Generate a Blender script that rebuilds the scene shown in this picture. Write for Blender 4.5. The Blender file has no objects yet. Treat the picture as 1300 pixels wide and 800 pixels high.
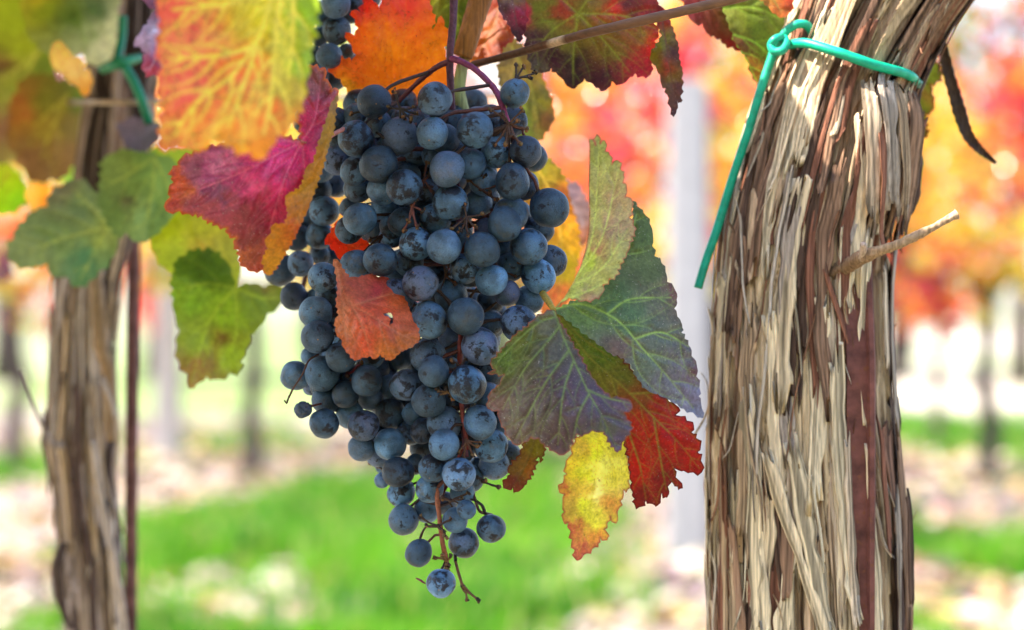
import bpy, bmesh, math, random
import numpy as np
from mathutils import Vector, Matrix
from mathutils.geometry import delaunay_2d_cdt

# ------------------------------------------------------------------ camera, world, sun, exposure
sc = bpy.context.scene
COL = sc.collection
CAM_H = 0.95
FPX = 70.0 / 36.0 * 1300.0
cd = bpy.data.cameras.new('camera')
cam = bpy.data.objects.new('camera', cd)
COL.objects.link(cam)
cam.location = (0, 0, CAM_H)
cam.rotation_euler = (math.radians(90), 0, 0)
cd.lens = 70.0
cd.sensor_width = 36.0
cd.clip_start = 0.02
cd.clip_end = 2000.0
cd.dof.use_dof = True
cd.dof.focus_distance = 0.782
cd.dof.aperture_fstop = 6.0
cd.dof.aperture_blades = 0
sc.camera = cam

SUN_DIR = Vector((-0.62, -0.16, 0.76)).normalized()     # towards the sun
elev = math.asin(SUN_DIR.z)
azim = math.atan2(SUN_DIR.x, SUN_DIR.y)
w = bpy.data.worlds.new('World')
sc.world = w
w.use_nodes = True
nt = w.node_tree
bg = nt.nodes['Background']
sky = nt.nodes.new('ShaderNodeTexSky')
sky.sky_type = 'NISHITA'
sky.sun_disc = False
sky.sun_elevation = elev
sky.sun_rotation = azim
sky.air_density = 1.0
sky.dust_density = 1.2
sky.ozone_density = 1.0
nt.links.new(sky.outputs[0], bg.inputs[0])
bg.inputs[1].default_value = 0.15
sd = bpy.data.lights.new('sun', 'SUN')
sun = bpy.data.objects.new('sun', sd)
COL.objects.link(sun)
sd.energy = 5.0
sd.angle = math.radians(0.5)
sd.color = (1.0, 0.89, 0.74)
sun.rotation_euler = SUN_DIR.to_track_quat('Z', 'Y').to_euler()
sc.view_settings.view_transform = 'Standard'
sc.view_settings.look = 'None'
sc.view_settings.gamma = 1.0
sc.view_settings.exposure = 1.85
sc.render.engine = 'CYCLES'
cy = sc.cycles
cy.max_bounces = 7
cy.diffuse_bounces = 3
cy.glossy_bounces = 2
cy.transmission_bounces = 4
cy.transparent_max_bounces = 4
cy.sample_clamp_indirect = 6.0
cy.caustics_reflective = False
cy.caustics_refractive = False
cy.use_denoising = True

# ------------------------------------------------------------------ helpers
rnd = random.Random(7)
RS = np.random.RandomState(11)


def at(px, py, d):
    """World point seen at photo pixel (px, py) at depth d (metres along the view)."""
    return Vector(((px - 650.0) / FPX * d, d, CAM_H - (py - 400.0) / FPX * d))


def lin(c):
    return tuple((x / 255.0 / 12.92) if x / 255.0 <= 0.04045 else ((x / 255.0 + 0.055) / 1.055) ** 2.4 for x in c)


def tag(o, label=None, cat=None, group=None, kind=None):
    if label: o['label'] = label
    if cat: o['category'] = cat
    if group: o['group'] = group
    if kind: o['kind'] = kind
    return o


def empty(name, loc, label=None, cat=None, group=None):
    o = bpy.data.objects.new(name, None)
    COL.objects.link(o)
    o.location = loc
    o.empty_display_size = 0.02
    tag(o, label, cat, group)
    return o


def _h(ix, iy, iz, seed):
    with np.errstate(over='ignore'):
        n = (ix.astype(np.uint64) * np.uint64(374761393) + iy.astype(np.uint64) * np.uint64(668265263)
             + iz.astype(np.uint64) * np.uint64(2147483647) + np.uint64(seed * 974634777 + 12345))
        n = (n ^ (n >> np.uint64(13))) * np.uint64(1274126177)
        n = n ^ (n >> np.uint64(16))
        return (n & np.uint64(0xFFFFFF)).astype(np.float64) / float(0xFFFFFF)


def vn(x, y, z=0.0, seed=1):
    """value noise 0..1"""
    x = np.asarray(x, float) + 4096.0
    y = np.asarray(y, float) + 4096.0
    z = np.asarray(z, float) + 4096.0 + 0 * x
    y = y + 0 * x
    ix, iy, iz = np.floor(x).astype(np.int64), np.floor(y).astype(np.int64), np.floor(z).astype(np.int64)
    fx, fy, fz = x - ix, y - iy, z - iz
    fx, fy, fz = [f * f * (3 - 2 * f) for f in (fx, fy, fz)]
    r = 0
    for dx in (0, 1):
        for dy in (0, 1):
            for dz in (0, 1):
                wt = (fx if dx else 1 - fx) * (fy if dy else 1 - fy) * (fz if dz else 1 - fz)
                r = r + wt * _h(ix + dx, iy + dy, iz + dz, seed)
    return r


def fbm(x, y, z=0.0, seed=1, octv=4):
    a, s, t = 0.5, 0.0, 0.0
    for k in range(octv):
        s = s + a * vn(np.asarray(x) * 2 ** k, np.asarray(y) * 2 ** k, np.asarray(z) * 2 ** k, seed + k * 17)
        t += a
        a *= 0.5
    return s / t


def smooth(e0, e1, x):
    t = np.clip((np.asarray(x, float) - e0) / (e1 - e0), 0, 1)
    return t * t * (3 - 2 * t)


def mesh_np(name, V, F, mat=None, parent=None, cols=None, sm=True, loc=None):
    """V Nx3 in world (or local when parent), F list/array of faces of one or mixed size."""
    me = bpy.data.meshes.new(name)
    V = np.asarray(V, dtype=np.float32)
    if isinstance(F, np.ndarray):
        n, k = F.shape
        me.vertices.add(len(V)); me.vertices.foreach_set('co', V.ravel())
        me.loops.add(n * k); me.loops.foreach_set('vertex_index', F.astype(np.int32).ravel())
        me.polygons.add(n)
        me.polygons.foreach_set('loop_start', np.arange(0, n * k, k, dtype=np.int32))
        me.update(calc_edges=True)
    else:
        me.from_pydata([tuple(map(float, v)) for v in V], [], F)
    me.validate(verbose=False)
    me.polygons.foreach_set('use_smooth', np.full(len(me.polygons), bool(sm)))
    if cols is not None:
        a = me.color_attributes.new('Col', 'FLOAT_COLOR', 'POINT')
        c = np.ones((len(V), 4), dtype=np.float32)
        c[:, :3] = np.asarray(cols)[:, :3]
        a.data.foreach_set('color', c.ravel())
    me.update()
    if mat: me.materials.append(mat)
    o = bpy.data.objects.new(name, me)
    COL.objects.link(o)
    if parent is not None:
        o.parent = parent
        # geometry given in world coordinates: bring it into the parent's space
        me.transform(Matrix.Translation(-parent.location))
    elif loc is not None:
        me.transform(Matrix.Translation(-Vector(loc)))
        o.location = loc
    return o


class MB:
    def __init__(s):
        s.v, s.f, s.c, s.n = [], [], [], 0

    def add(s, V, F, col=(1, 1, 1)):
        V = np.asarray(V, float)
        s.v.append(V)
        s.f.extend([tuple(int(i) + s.n for i in f) for f in F])
        c = np.asarray(col, float)
        if c.ndim == 1: c = np.tile(c[:3], (len(V), 1))
        s.c.append(c)
        s.n += len(V)

    def tube(s, pts, rad, n=8, col=(1, 1, 1), bump=0.0, cap=True, flat=None):
        P = np.array([tuple(p) for p in pts], float)
        m = len(P)
        R = np.full(m, rad, float) if np.isscalar(rad) else np.interp(np.linspace(0, 1, m), np.linspace(0, 1, len(rad)), rad)
        T = np.gradient(P, axis=0)
        T /= np.linalg.norm(T, axis=1)[:, None] + 1e-12
        up = np.array([0.13, 0.95, 0.21]); up /= np.linalg.norm(up)
        if abs(T[0] @ up) > 0.9: up = np.array([1.0, 0.1, 0.0])
        a = np.cross(T[0], up); a /= np.linalg.norm(a)
        V = []
        for i in range(m):
            a = a - (a @ T[i]) * T[i]; a /= np.linalg.norm(a)
            b = np.cross(T[i], a)
            for k in range(n):
                t = 2 * math.pi * k / n
                r = R[i] * (1 + bump * (rnd.random() - 0.5) * 2)
                V.append(P[i] + r * (math.cos(t) * a + math.sin(t) * b))
        F = [(i * n + k, i * n + (k + 1) % n, (i + 1) * n + (k + 1) % n, (i + 1) * n + k) for i in range(m - 1) for k in range(n)]
        if cap:
            F.append(tuple(range(n))[::-1]); F.append(tuple((m - 1) * n + k for k in range(n)))
        if np.ndim(col) == 2:
            c = np.array(col, float)
            cc = np.stack([np.interp(np.linspace(0, 1, m), np.linspace(0, 1, len(c)), c[:, j]) for j in range(3)], 1)
            col = np.repeat(cc, n, axis=0)
        s.add(V, F, col)

    def blob(s, c, r, col=(1, 1, 1), jit=0.35, n=6):
        V, F = [], []
        for i in range(n + 1):
            for k in range(n + 2):
                th, ph = math.pi * i / n, 2 * math.pi * k / (n + 2)
                q = r * (1 + jit * (rnd.random() - 0.5) * 2)
                V.append((c[0] + q * math.sin(th) * math.cos(ph), c[1] + q * math.sin(th) * math.sin(ph), c[2] + q * math.cos(th)))
        m = n + 2
        for i in range(n):
            for k in range(m):
                F.append((i * m + k, i * m + (k + 1) % m, (i + 1) * m + (k + 1) % m, (i + 1) * m + k))
        s.add(V, F, col)

    def build(s, name, mat, parent=None, sm=True, loc=None):
        return mesh_np(name, np.concatenate(s.v), s.f, mat, parent, np.concatenate(s.c), sm, loc)


def spline(pts, k=6):
    """Catmull-Rom through points (tuples of any length)."""
    P = np.array([tuple(p) for p in pts], float)
    if len(P) < 3:
        t = np.linspace(0, 1, k * (len(P) - 1) + 1)
        return np.stack([np.interp(t, np.linspace(0, 1, len(P)), P[:, j]) for j in range(P.shape[1])], 1)
    Q = np.vstack([2 * P[0] - P[1], P, 2 * P[-1] - P[-2]])
    out = []
    for i in range(1, len(Q) - 2):
        for j in range(k):
            t = j / k
            out.append(0.5 * (2 * Q[i] + (Q[i + 1] - Q[i - 1]) * t + (2 * Q[i - 1] - 5 * Q[i] + 4 * Q[i + 1] - Q[i + 2]) * t * t
                              + (3 * Q[i] - Q[i - 1] - 3 * Q[i + 1] + Q[i + 2]) * t ** 3))
    out.append(P[-1])
    return np.array(out)


def px_path(pts, k=6):
    """pts of (px, py, depth) -> world points"""
    return [at(*p) for p in spline(pts, k)]


# ------------------------------------------------------------------ materials
def new_mat(name):
    m = bpy.data.materials.new(name)
    m.use_nodes = True
    nt = m.node_tree
    for n in list(nt.nodes): nt.nodes.remove(n)
    out = nt.nodes.new('ShaderNodeOutputMaterial')
    return m, nt, out


def N(nt, typ, **kw):
    n = nt.nodes.new(typ)
    for k, v in kw.items():
        if k.startswith('i_'):
            key = k[2:]
            n.inputs[int(key) if key.isdigit() else key.replace('_', ' ')].default_value = v
        else:
            setattr(n, k, v)
    return n


def ramp(nt, src, stops, interp='LINEAR'):
    r = nt.nodes.new('ShaderNodeValToRGB')
    r.color_ramp.interpolation = interp
    el = r.color_ramp.elements
    while len(el) < len(stops): el.new(0.5)
    for e, (p, c) in zip(el, stops):
        e.position = p
        e.color = (c, c, c, 1) if np.isscalar(c) else (*c[:3], 1)
    nt.links.new(src, r.inputs[0])
    return r.outputs[0]


def mixc(nt, fac, a, b, mode='MIX'):
    m = nt.nodes.new('ShaderNodeMix')
    m.data_type = 'RGBA'
    m.blend_type = mode
    for sock, val in ((m.inputs[0], fac), (m.inputs[6], a), (m.inputs[7], b)):
        if hasattr(val, 'is_linked') or isinstance(val, bpy.types.NodeSocket):
            nt.links.new(val, sock)
        elif isinstance(val, (int, float)):
            sock.default_value = val
        else:
            sock.default_value = (*val[:3], 1)
    return m.outputs[2]


def math_(nt, op, a, b=None):
    m = nt.nodes.new('ShaderNodeMath')
    m.operation = op
    for i, v in enumerate((a, b)):
        if v is None: continue
        if isinstance(v, bpy.types.NodeSocket): nt.links.new(v, m.inputs[i])
        else: m.inputs[i].default_value = v
    return m.outputs[0]


def noise(nt, vec, scale, detail=4, rough=0.55, dist=0.0):
    n = nt.nodes.new('ShaderNodeTexNoise')
    n.inputs['Scale'].default_value = scale
    n.inputs['Detail'].default_value = detail
    n.inputs['Roughness'].default_value = rough
    n.inputs['Distortion'].default_value = dist
    nt.links.new(vec, n.inputs['Vector'])
    return n.outputs[0]


def leaf_material(name, trans=0.35, rough=0.5, spots=0.5, fine=900.0, tgain=1.5, dust=0.25):
    m, nt, out = new_mat(name)
    col = N(nt, 'ShaderNodeAttribute', attribute_name='Col').outputs[0]
    tc = N(nt, 'ShaderNodeTexCoord').outputs['Object']
    n1 = noise(nt, tc, fine * 0.25, 5)
    n2 = noise(nt, tc, fine, 3)
    n3 = noise(nt, tc, fine * 0.6, 2)
    c = mixc(nt, 1.0, col, ramp(nt, n1, [(0.3, 0.80), (0.7, 1.18)]), 'MULTIPLY')
    c = mixc(nt, 0.6, c, ramp(nt, n2, [(0.3, 0.7), (0.7, 1.3)]), 'MULTIPLY')
    sp = math_(nt, 'MULTIPLY', ramp(nt, n3, [(0.66, 0.0), (0.73, 1.0)]), spots)
    c = mixc(nt, sp, c, (0.10, 0.035, 0.015))
    d1 = math_(nt, 'MULTIPLY', ramp(nt, noise(nt, tc, fine * 1.6, 2), [(0.66, 0.0), (0.74, 1.0)]), dust)
    c = mixc(nt, d1, c, (0.5, 0.45, 0.42))
    p = N(nt, 'ShaderNodeBsdfPrincipled')
    nt.links.new(c, p.inputs['Base Color'])
    p.inputs['Roughness'].default_value = rough
    p.inputs['Specular IOR Level'].default_value = 0.4 if rough > .3 else 0.8
    bmp = N(nt, 'ShaderNodeBump', i_Strength=0.35 if rough > .3 else 0.0, i_Distance=0.0004)
    nt.links.new(math_(nt, 'ADD', n1, math_(nt, 'MULTIPLY', n2, 0.4)), bmp.inputs['Height'])
    nt.links.new(bmp.outputs[0], p.inputs['Normal'])
    t = N(nt, 'ShaderNodeBsdfTranslucent')
    tcx = mixc(nt, 1.0, c, (tgain, tgain * .95, tgain * .85), 'MULTIPLY')
    nt.links.new(tcx, t.inputs[0])
    ms = N(nt, 'ShaderNodeMixShader', i_0=trans)
    nt.links.new(p.outputs[0], ms.inputs[1]); nt.links.new(t.outputs[0], ms.inputs[2])
    nt.links.new(ms.outputs[0], out.inputs[0])
    return m


def simple_mat(name, rough=0.7, scale=200.0, var=(0.6, 1.35), bump=0.4, dist=0.0006, stretch=(1, 1, 1), spec=0.3, metal=0.0, speck=None):
    m, nt, out = new_mat(name)
    col = N(nt, 'ShaderNodeAttribute', attribute_name='Col').outputs[0]
    tc = N(nt, 'ShaderNodeTexCoord').outputs['Object']
    mp = N(nt, 'ShaderNodeMapping')
    mp.inputs['Scale'].default_value = stretch
    nt.links.new(tc, mp.inputs[0])
    n1 = noise(nt, mp.outputs[0], scale, 6, 0.6)
    c = mixc(nt, 1.0, col, ramp(nt, n1, [(0.3, var[0]), (0.7, var[1])]), 'MULTIPLY')
    if speck:
        n2 = noise(nt, mp.outputs[0], scale * 2.3, 3)
        c = mixc(nt, ramp(nt, n2, [(0.6, 0.0), (0.68, 1.0)]), c, speck)
    p = N(nt, 'ShaderNodeBsdfPrincipled')
    nt.links.new(c, p.inputs['Base Color'])
    p.inputs['Roughness'].default_value = rough
    p.inputs['Metallic'].default_value = metal
    p.inputs['Specular IOR Level'].default_value = spec
    bmp = N(nt, 'ShaderNodeBump', i_Strength=bump, i_Distance=dist)
    nt.links.new(n1, bmp.inputs['Height'])
    nt.links.new(bmp.outputs[0], p.inputs['Normal'])
    nt.links.new(p.outputs[0], out.inputs[0])
    return m


def grape_material():
    m, nt, out = new_mat('grape_skin')
    tc = N(nt, 'ShaderNodeTexCoord').outputs['Object']
    oi = N(nt, 'ShaderNodeObjectInfo').outputs['Random']
    off = N(nt, 'ShaderNodeCombineXYZ')
    for i, k in enumerate((37.0, 91.0, 153.0)):
        nt.links.new(math_(nt, 'MULTIPLY', oi, k), off.inputs[i])
    va = N(nt, 'ShaderNodeVectorMath', operation='ADD')
    nt.links.new(tc, va.inputs[0]); nt.links.new(off.outputs[0], va.inputs[1])
    v = va.outputs[0]
    r2 = math_(nt, 'FRACT', math_(nt, 'MULTIPLY', oi, 7.31))
    r3 = math_(nt, 'FRACT', math_(nt, 'MULTIPLY', oi, 23.7))
    big = noise(nt, v, 0.8, 3, 0.5, 0.3)
    rub = noise(nt, v, 1.35, 9, 0.66, 0.25)
    fine = noise(nt, v, 11.0, 5, 0.65)
    tiny = noise(nt, v, 42.0, 2, 0.5)
    # bloom: waxy blue film, thicker and thinner
    bloom = mixc(nt, ramp(nt, big, [(0.36, 0.0), (0.62, 1.0)]), (0.118, 0.255, 0.460), (0.034, 0.080, 0.145))
    bloom = mixc(nt, math_(nt, 'MULTIPLY', r2, 0.6), bloom, (0.055, 0.085, 0.120))
    # olive dusty zones
    ol = noise(nt, v, 1.1, 4, 0.6)
    bloom = mixc(nt, math_(nt, 'MULTIPLY', ramp(nt, ol, [(0.52, 0.0), (0.68, 0.8)]), r3), bloom, (0.115, 0.105, 0.075))
    r4 = math_(nt, 'FRACT', math_(nt, 'MULTIPLY', oi, 51.9))
    bloom = mixc(nt, math_(nt, 'MULTIPLY', ramp(nt, r4, [(0.6, 0.0), (1.0, 0.55)]), ramp(nt, big, [(0.4, 1.0), (0.6, 0.2)])), bloom, (0.10, 0.055, 0.12))
    bloom = mixc(nt, 0.8, bloom, ramp(nt, fine, [(0.25, 0.55), (0.75, 1.35)]), 'MULTIPLY')
    bloom = mixc(nt, ramp(nt, tiny, [(0.62, 0.0), (0.76, 0.3)]), bloom, (0.24, 0.29, 0.38))
    r5 = math_(nt, 'FRACT', math_(nt, 'MULTIPLY', oi, 87.3))
    bloom = mixc(nt, 1.0, bloom, ramp(nt, r5, [(0.0, 0.42), (0.5, 1.0), (1.0, 1.6)]), 'MULTIPLY')
    skin = (0.010, 0.010, 0.017)
    thr = math_(nt, 'MULTIPLY', math_(nt, 'SUBTRACT', oi, 0.62), 0.15)
    rr = math_(nt, 'ADD', math_(nt, 'ADD', rub, thr), math_(nt, 'MULTIPLY', math_(nt, 'SUBTRACT', fine, 0.5), 0.16))
    rubm = ramp(nt, rr, [(0.545, 0.0), (0.575, 0.85), (0.66, 1.0)])
    c = mixc(nt, rubm, bloom, skin)
    mp = N(nt, 'ShaderNodeMapping'); mp.inputs['Scale'].default_value = (1.0, 7.0, 1.6)
    mp.inputs['Rotation'].default_value = (0.5, 0.3, 0.8)
    nt.links.new(v, mp.inputs[0])
    scr = noise(nt, mp.outputs[0], 2.2, 5, 0.62, 0.8)
    sm_ = math_(nt, 'MULTIPLY', ramp(nt, scr, [(0.63, 0.0), (0.65, 0.9)]), r2)
    c = mixc(nt, sm_, c, (0.012, 0.012, 0.02))
    vo = N(nt, 'ShaderNodeTexVoronoi', i_Scale=1.7); nt.links.new(v, vo.inputs['Vector'])
    sc_ = math_(nt, 'MULTIPLY', ramp(nt, vo.outputs[0], [(0.05, 1.0), (0.12, 0.0)]), ramp(nt, fine, [(0.42, 0.1), (0.52, 1.0)]))
    c = mixc(nt, sc_, c, (0.020, 0.013, 0.010))
    vo3 = N(nt, 'ShaderNodeTexVoronoi', i_Scale=4.6); nt.links.new(v, vo3.inputs['Vector'])
    c = mixc(nt, ramp(nt, vo3.outputs[0], [(0.05, 0.85), (0.10, 0.0)]), c, (0.010, 0.009, 0.010))
    vo2 = N(nt, 'ShaderNodeTexVoronoi', i_Scale=1.25); nt.links.new(v, vo2.inputs['Vector'])
    c = mixc(nt, ramp(nt, vo2.outputs[0], [(0.03, 0.95), (0.065, 0.0)]), c, (0.42, 0.22, 0.06))
    p = N(nt, 'ShaderNodeBsdfPrincipled')
    nt.links.new(c, p.inputs['Base Color'])
    rg = mixc(nt, rubm, (0.40, 0.40, 0.40), (0.28, 0.28, 0.28))
    nt.links.new(rg, p.inputs['Roughness'])
    p.inputs['Specular IOR Level'].default_value = 0.33
    bmp = N(nt, 'ShaderNodeBump', i_Strength=0.3, i_Distance=0.02)
    hh = math_(nt, 'SUBTRACT', math_(nt, 'MULTIPLY', fine, 0.6), math_(nt, 'MULTIPLY', sc_, 1.4))
    nt.links.new(hh, bmp.inputs['Height'])
    nt.links.new(bmp.outputs[0], p.inputs['Normal'])
    nt.links.new(p.outputs[0], out.inputs[0])
    return m


M_leaf = leaf_material('vine_leaf_blade')
M_leaf_dusty = leaf_material('dusty_vine_leaf_blade', trans=0.22, rough=0.48, spots=0.4, dust=0.7)
M_leaf_glow = leaf_material('thin_vine_leaf_blade', trans=0.55, rough=0.55, tgain=1.7)
M_bgleaf = leaf_material('far_vine_foliage', trans=0.5, rough=0.16, spots=0.0, fine=60.0, tgain=1.6, dust=0.0)
M_bark = simple_mat('vine_bark', rough=0.88, scale=700, stretch=(1, 1, 0.04), var=(0.5, 1.5), bump=1.0, dist=0.0010, spec=0.12)
M_strip = simple_mat('peeling_bark', rough=0.85, scale=1000, stretch=(1, 1, 0.035), var=(0.5, 1.45), bump=1.0, dist=0.0006, spec=0.15)
M_stem = simple_mat('grape_stem', rough=0.6, scale=700, var=(0.55, 1.4), bump=0.6, dist=0.0005, spec=0.4)
M_cane = simple_mat('cane', rough=0.55, scale=500, stretch=(0.25, 1, 1), var=(0.6, 1.3), bump=0.5, dist=0.0004, spec=0.4)
M_shoot = simple_mat('shoot_bark', rough=0.6, scale=900, stretch=(1, 1, 0.05), var=(0.5, 1.4), bump=0.8, dist=0.0005, spec=0.35)
M_rust = simple_mat('rusty_steel', rough=0.75, scale=110, var=(0.5, 1.5), bump=0.7, dist=0.0008, spec=0.25, speck=(0.20, 0.075, 0.038))
M_green = simple_mat('green_plastic', rough=0.42, scale=220, var=(0.68, 1.15), bump=0.35, dist=0.0003, spec=0.5)
M_conc = simple_mat('concrete', rough=0.85, scale=20, var=(0.85, 1.1), bump=0.4, dist=0.003)
M_farbark = simple_mat('far_vine_bark', rough=0.9, scale=30, stretch=(1, 1, 0.2), var=(0.6, 1.3), bump=0.5, dist=0.01)
M_grass = simple_mat('grass', rough=0.6, scale=5, var=(0.75, 1.25), bump=0.0)
M_litter = leaf_material('fallen_leaves', trans=0.2, rough=0.6, spots=0.0, fine=60.0, dust=0.0)
M_grape = grape_material()

# ------------------------------------------------------------------ ground
def gp(px, py):
    d = CAM_H * FPX / (py - 400.0)
    return (px - 650.0) / FPX * d, d


# lawn patches between the rows: (px0, px1, py0, py1, strength) read off where each lies on the ground
LAWN = []
for a_ in [(165, 780, 606, 1000, 1.0), (0, 70, 560, 650, .55), (-200, 60, 585, 640, .6), (1120, 1420, 528, 604, 1.0), (1145, 1420, 684, 742, .8), (215, 400, 545, 590, .35), (640, 860, 548, 640, .4),
           (380, 640, 600, 700, .5), (720, 880, 700, 745, .35), (1130, 1230, 780, 860, .6), (-200, 70, 700, 760, .3)]:
    (xa, ya), (xb, yb) = gp((a_[0] + a_[1]) / 2, a_[2]), gp((a_[0] + a_[1]) / 2, a_[3])
    cy0 = (ya + yb) / 2
    LAWN.append(((a_[0] + a_[1] - 1300) / 2 / FPX * cy0, cy0, (a_[1] - a_[0]) / 2 / FPX * cy0, abs(ya - yb) / 2, a_[4]))


def lawn(x, y):
    m = 0 * x
    wx = x + .9 * (fbm(x * 1.4, y * 1.4, seed=61) - .5); wy = y + 2.0 * (fbm(x * 1.2, y * 1.2, seed=62) - .5)
    for cx, cy_, rx, ry, k in LAWN:
        q = np.sqrt(((wx - cx) / rx) ** 2 + ((wy - cy_) / ry) ** 2)
        m = np.maximum(m, k * smooth(1.15, .75, q))
    m = m * (.25 + .75 * smooth(.36, .50, fbm(x * 2.2, y * 1.3, seed=67)))
    near = smooth(4.6, 3.6, y) * .22  # faint grass tint on unseen near ground, added to temper bounce from below
    m = np.maximum(m, near)
    far = smooth(17.5, 21, y) * smooth(.40, .52, fbm(x * .5 + .25 * smooth(3, 0, x), y * .16, seed=63) + .06 * smooth(2.5, 0, x))
    return np.clip(np.maximum(m, far * .9), 0, 1)


def ground():
    m, nt, out = new_mat('vineyard_ground')
    tc = N(nt, 'ShaderNodeTexCoord').outputs['Object']
    col = N(nt, 'ShaderNodeAttribute', attribute_name='Col').outputs[0]
    a = noise(nt, tc, 1.3, 5, 0.6)
    b = noise(nt, tc, 7.0, 6, 0.65)
    c = mixc(nt, 1.0, col, ramp(nt, b, [(0.35, 0.45), (0.65, 1.5)]), 'MULTIPLY')
    c = mixc(nt, 1.0, c, ramp(nt, a, [(0.35, 0.65), (0.62, 1.2)]), 'MULTIPLY')
    p = N(nt, 'ShaderNodeBsdfPrincipled'); nt.links.new(c, p.inputs[0])
    p.inputs['Roughness'].default_value = 0.9
    bmp = N(nt, 'ShaderNodeBump', i_Strength=0.8, i_Distance=0.04)
    nt.links.new(b, bmp.inputs['Height']); nt.links.new(bmp.outputs[0], p.inputs['Normal'])
    nt.links.new(p.outputs[0], out.inputs[0])
    xs = np.concatenate([[-900, -200, -60, -30], np.linspace(-14, 14, 160), [30, 60, 200, 900]])
    ys = np.concatenate([[-60, -20], np.linspace(-4, 40, 230), [60, 150, 400, 1200]])
    Xg, Y = np.meshgrid(xs, ys)
    Z = 0.05 * (fbm(Xg * 0.8, Y * 0.8, seed=3) - 0.5)
    Z[np.abs(Xg) > 20] = 0
    V = np.stack([Xg.ravel(), Y.ravel(), Z.ravel()], 1)
    lw = lawn(V[:, 0], V[:, 1])[:, None]
    soil = np.array((.13, .10, .082)) + (np.array((.30, .25, .215)) - np.array((.13, .10, .082))) * smooth(.4, .6, fbm(V[:, 0] * .9, V[:, 1] * .5, seed=64))[:, None]
    pale = smooth(16.5, 19.5, V[:, 1] + 2 * (fbm(V[:, 0] * .5, V[:, 1] * .3, seed=65) - .5))[:, None] * (.45 + .55 * smooth(.40, .55, fbm(V[:, 0] * .45, V[:, 1] * .16, seed=66)))[:, None]
    c = soil * (1 - pale) + (np.array((.40, .36, .29)) + (np.array((.62, .56, .46)) - np.array((.40, .36, .29))) * smooth(1.5, 4, V[:, 0])[:, None]) * pale
    gr = np.array((.075, .15, .02)) + (np.array((.17, .26, .06)) - np.array((.075, .15, .02))) * smooth(13, 19, V[:, 1])[:, None]
    c = c * (1 - lw) + gr * lw
    nx = len(xs)
    F = np.array([(j * nx + i, j * nx + i + 1, (j + 1) * nx + i + 1, (j + 1) * nx + i) for j in range(len(ys) - 1) for i in range(nx - 1)])
    o = mesh_np('ground', V, F, m, cols=c)
    tag(o, kind='structure')


ground()


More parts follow.
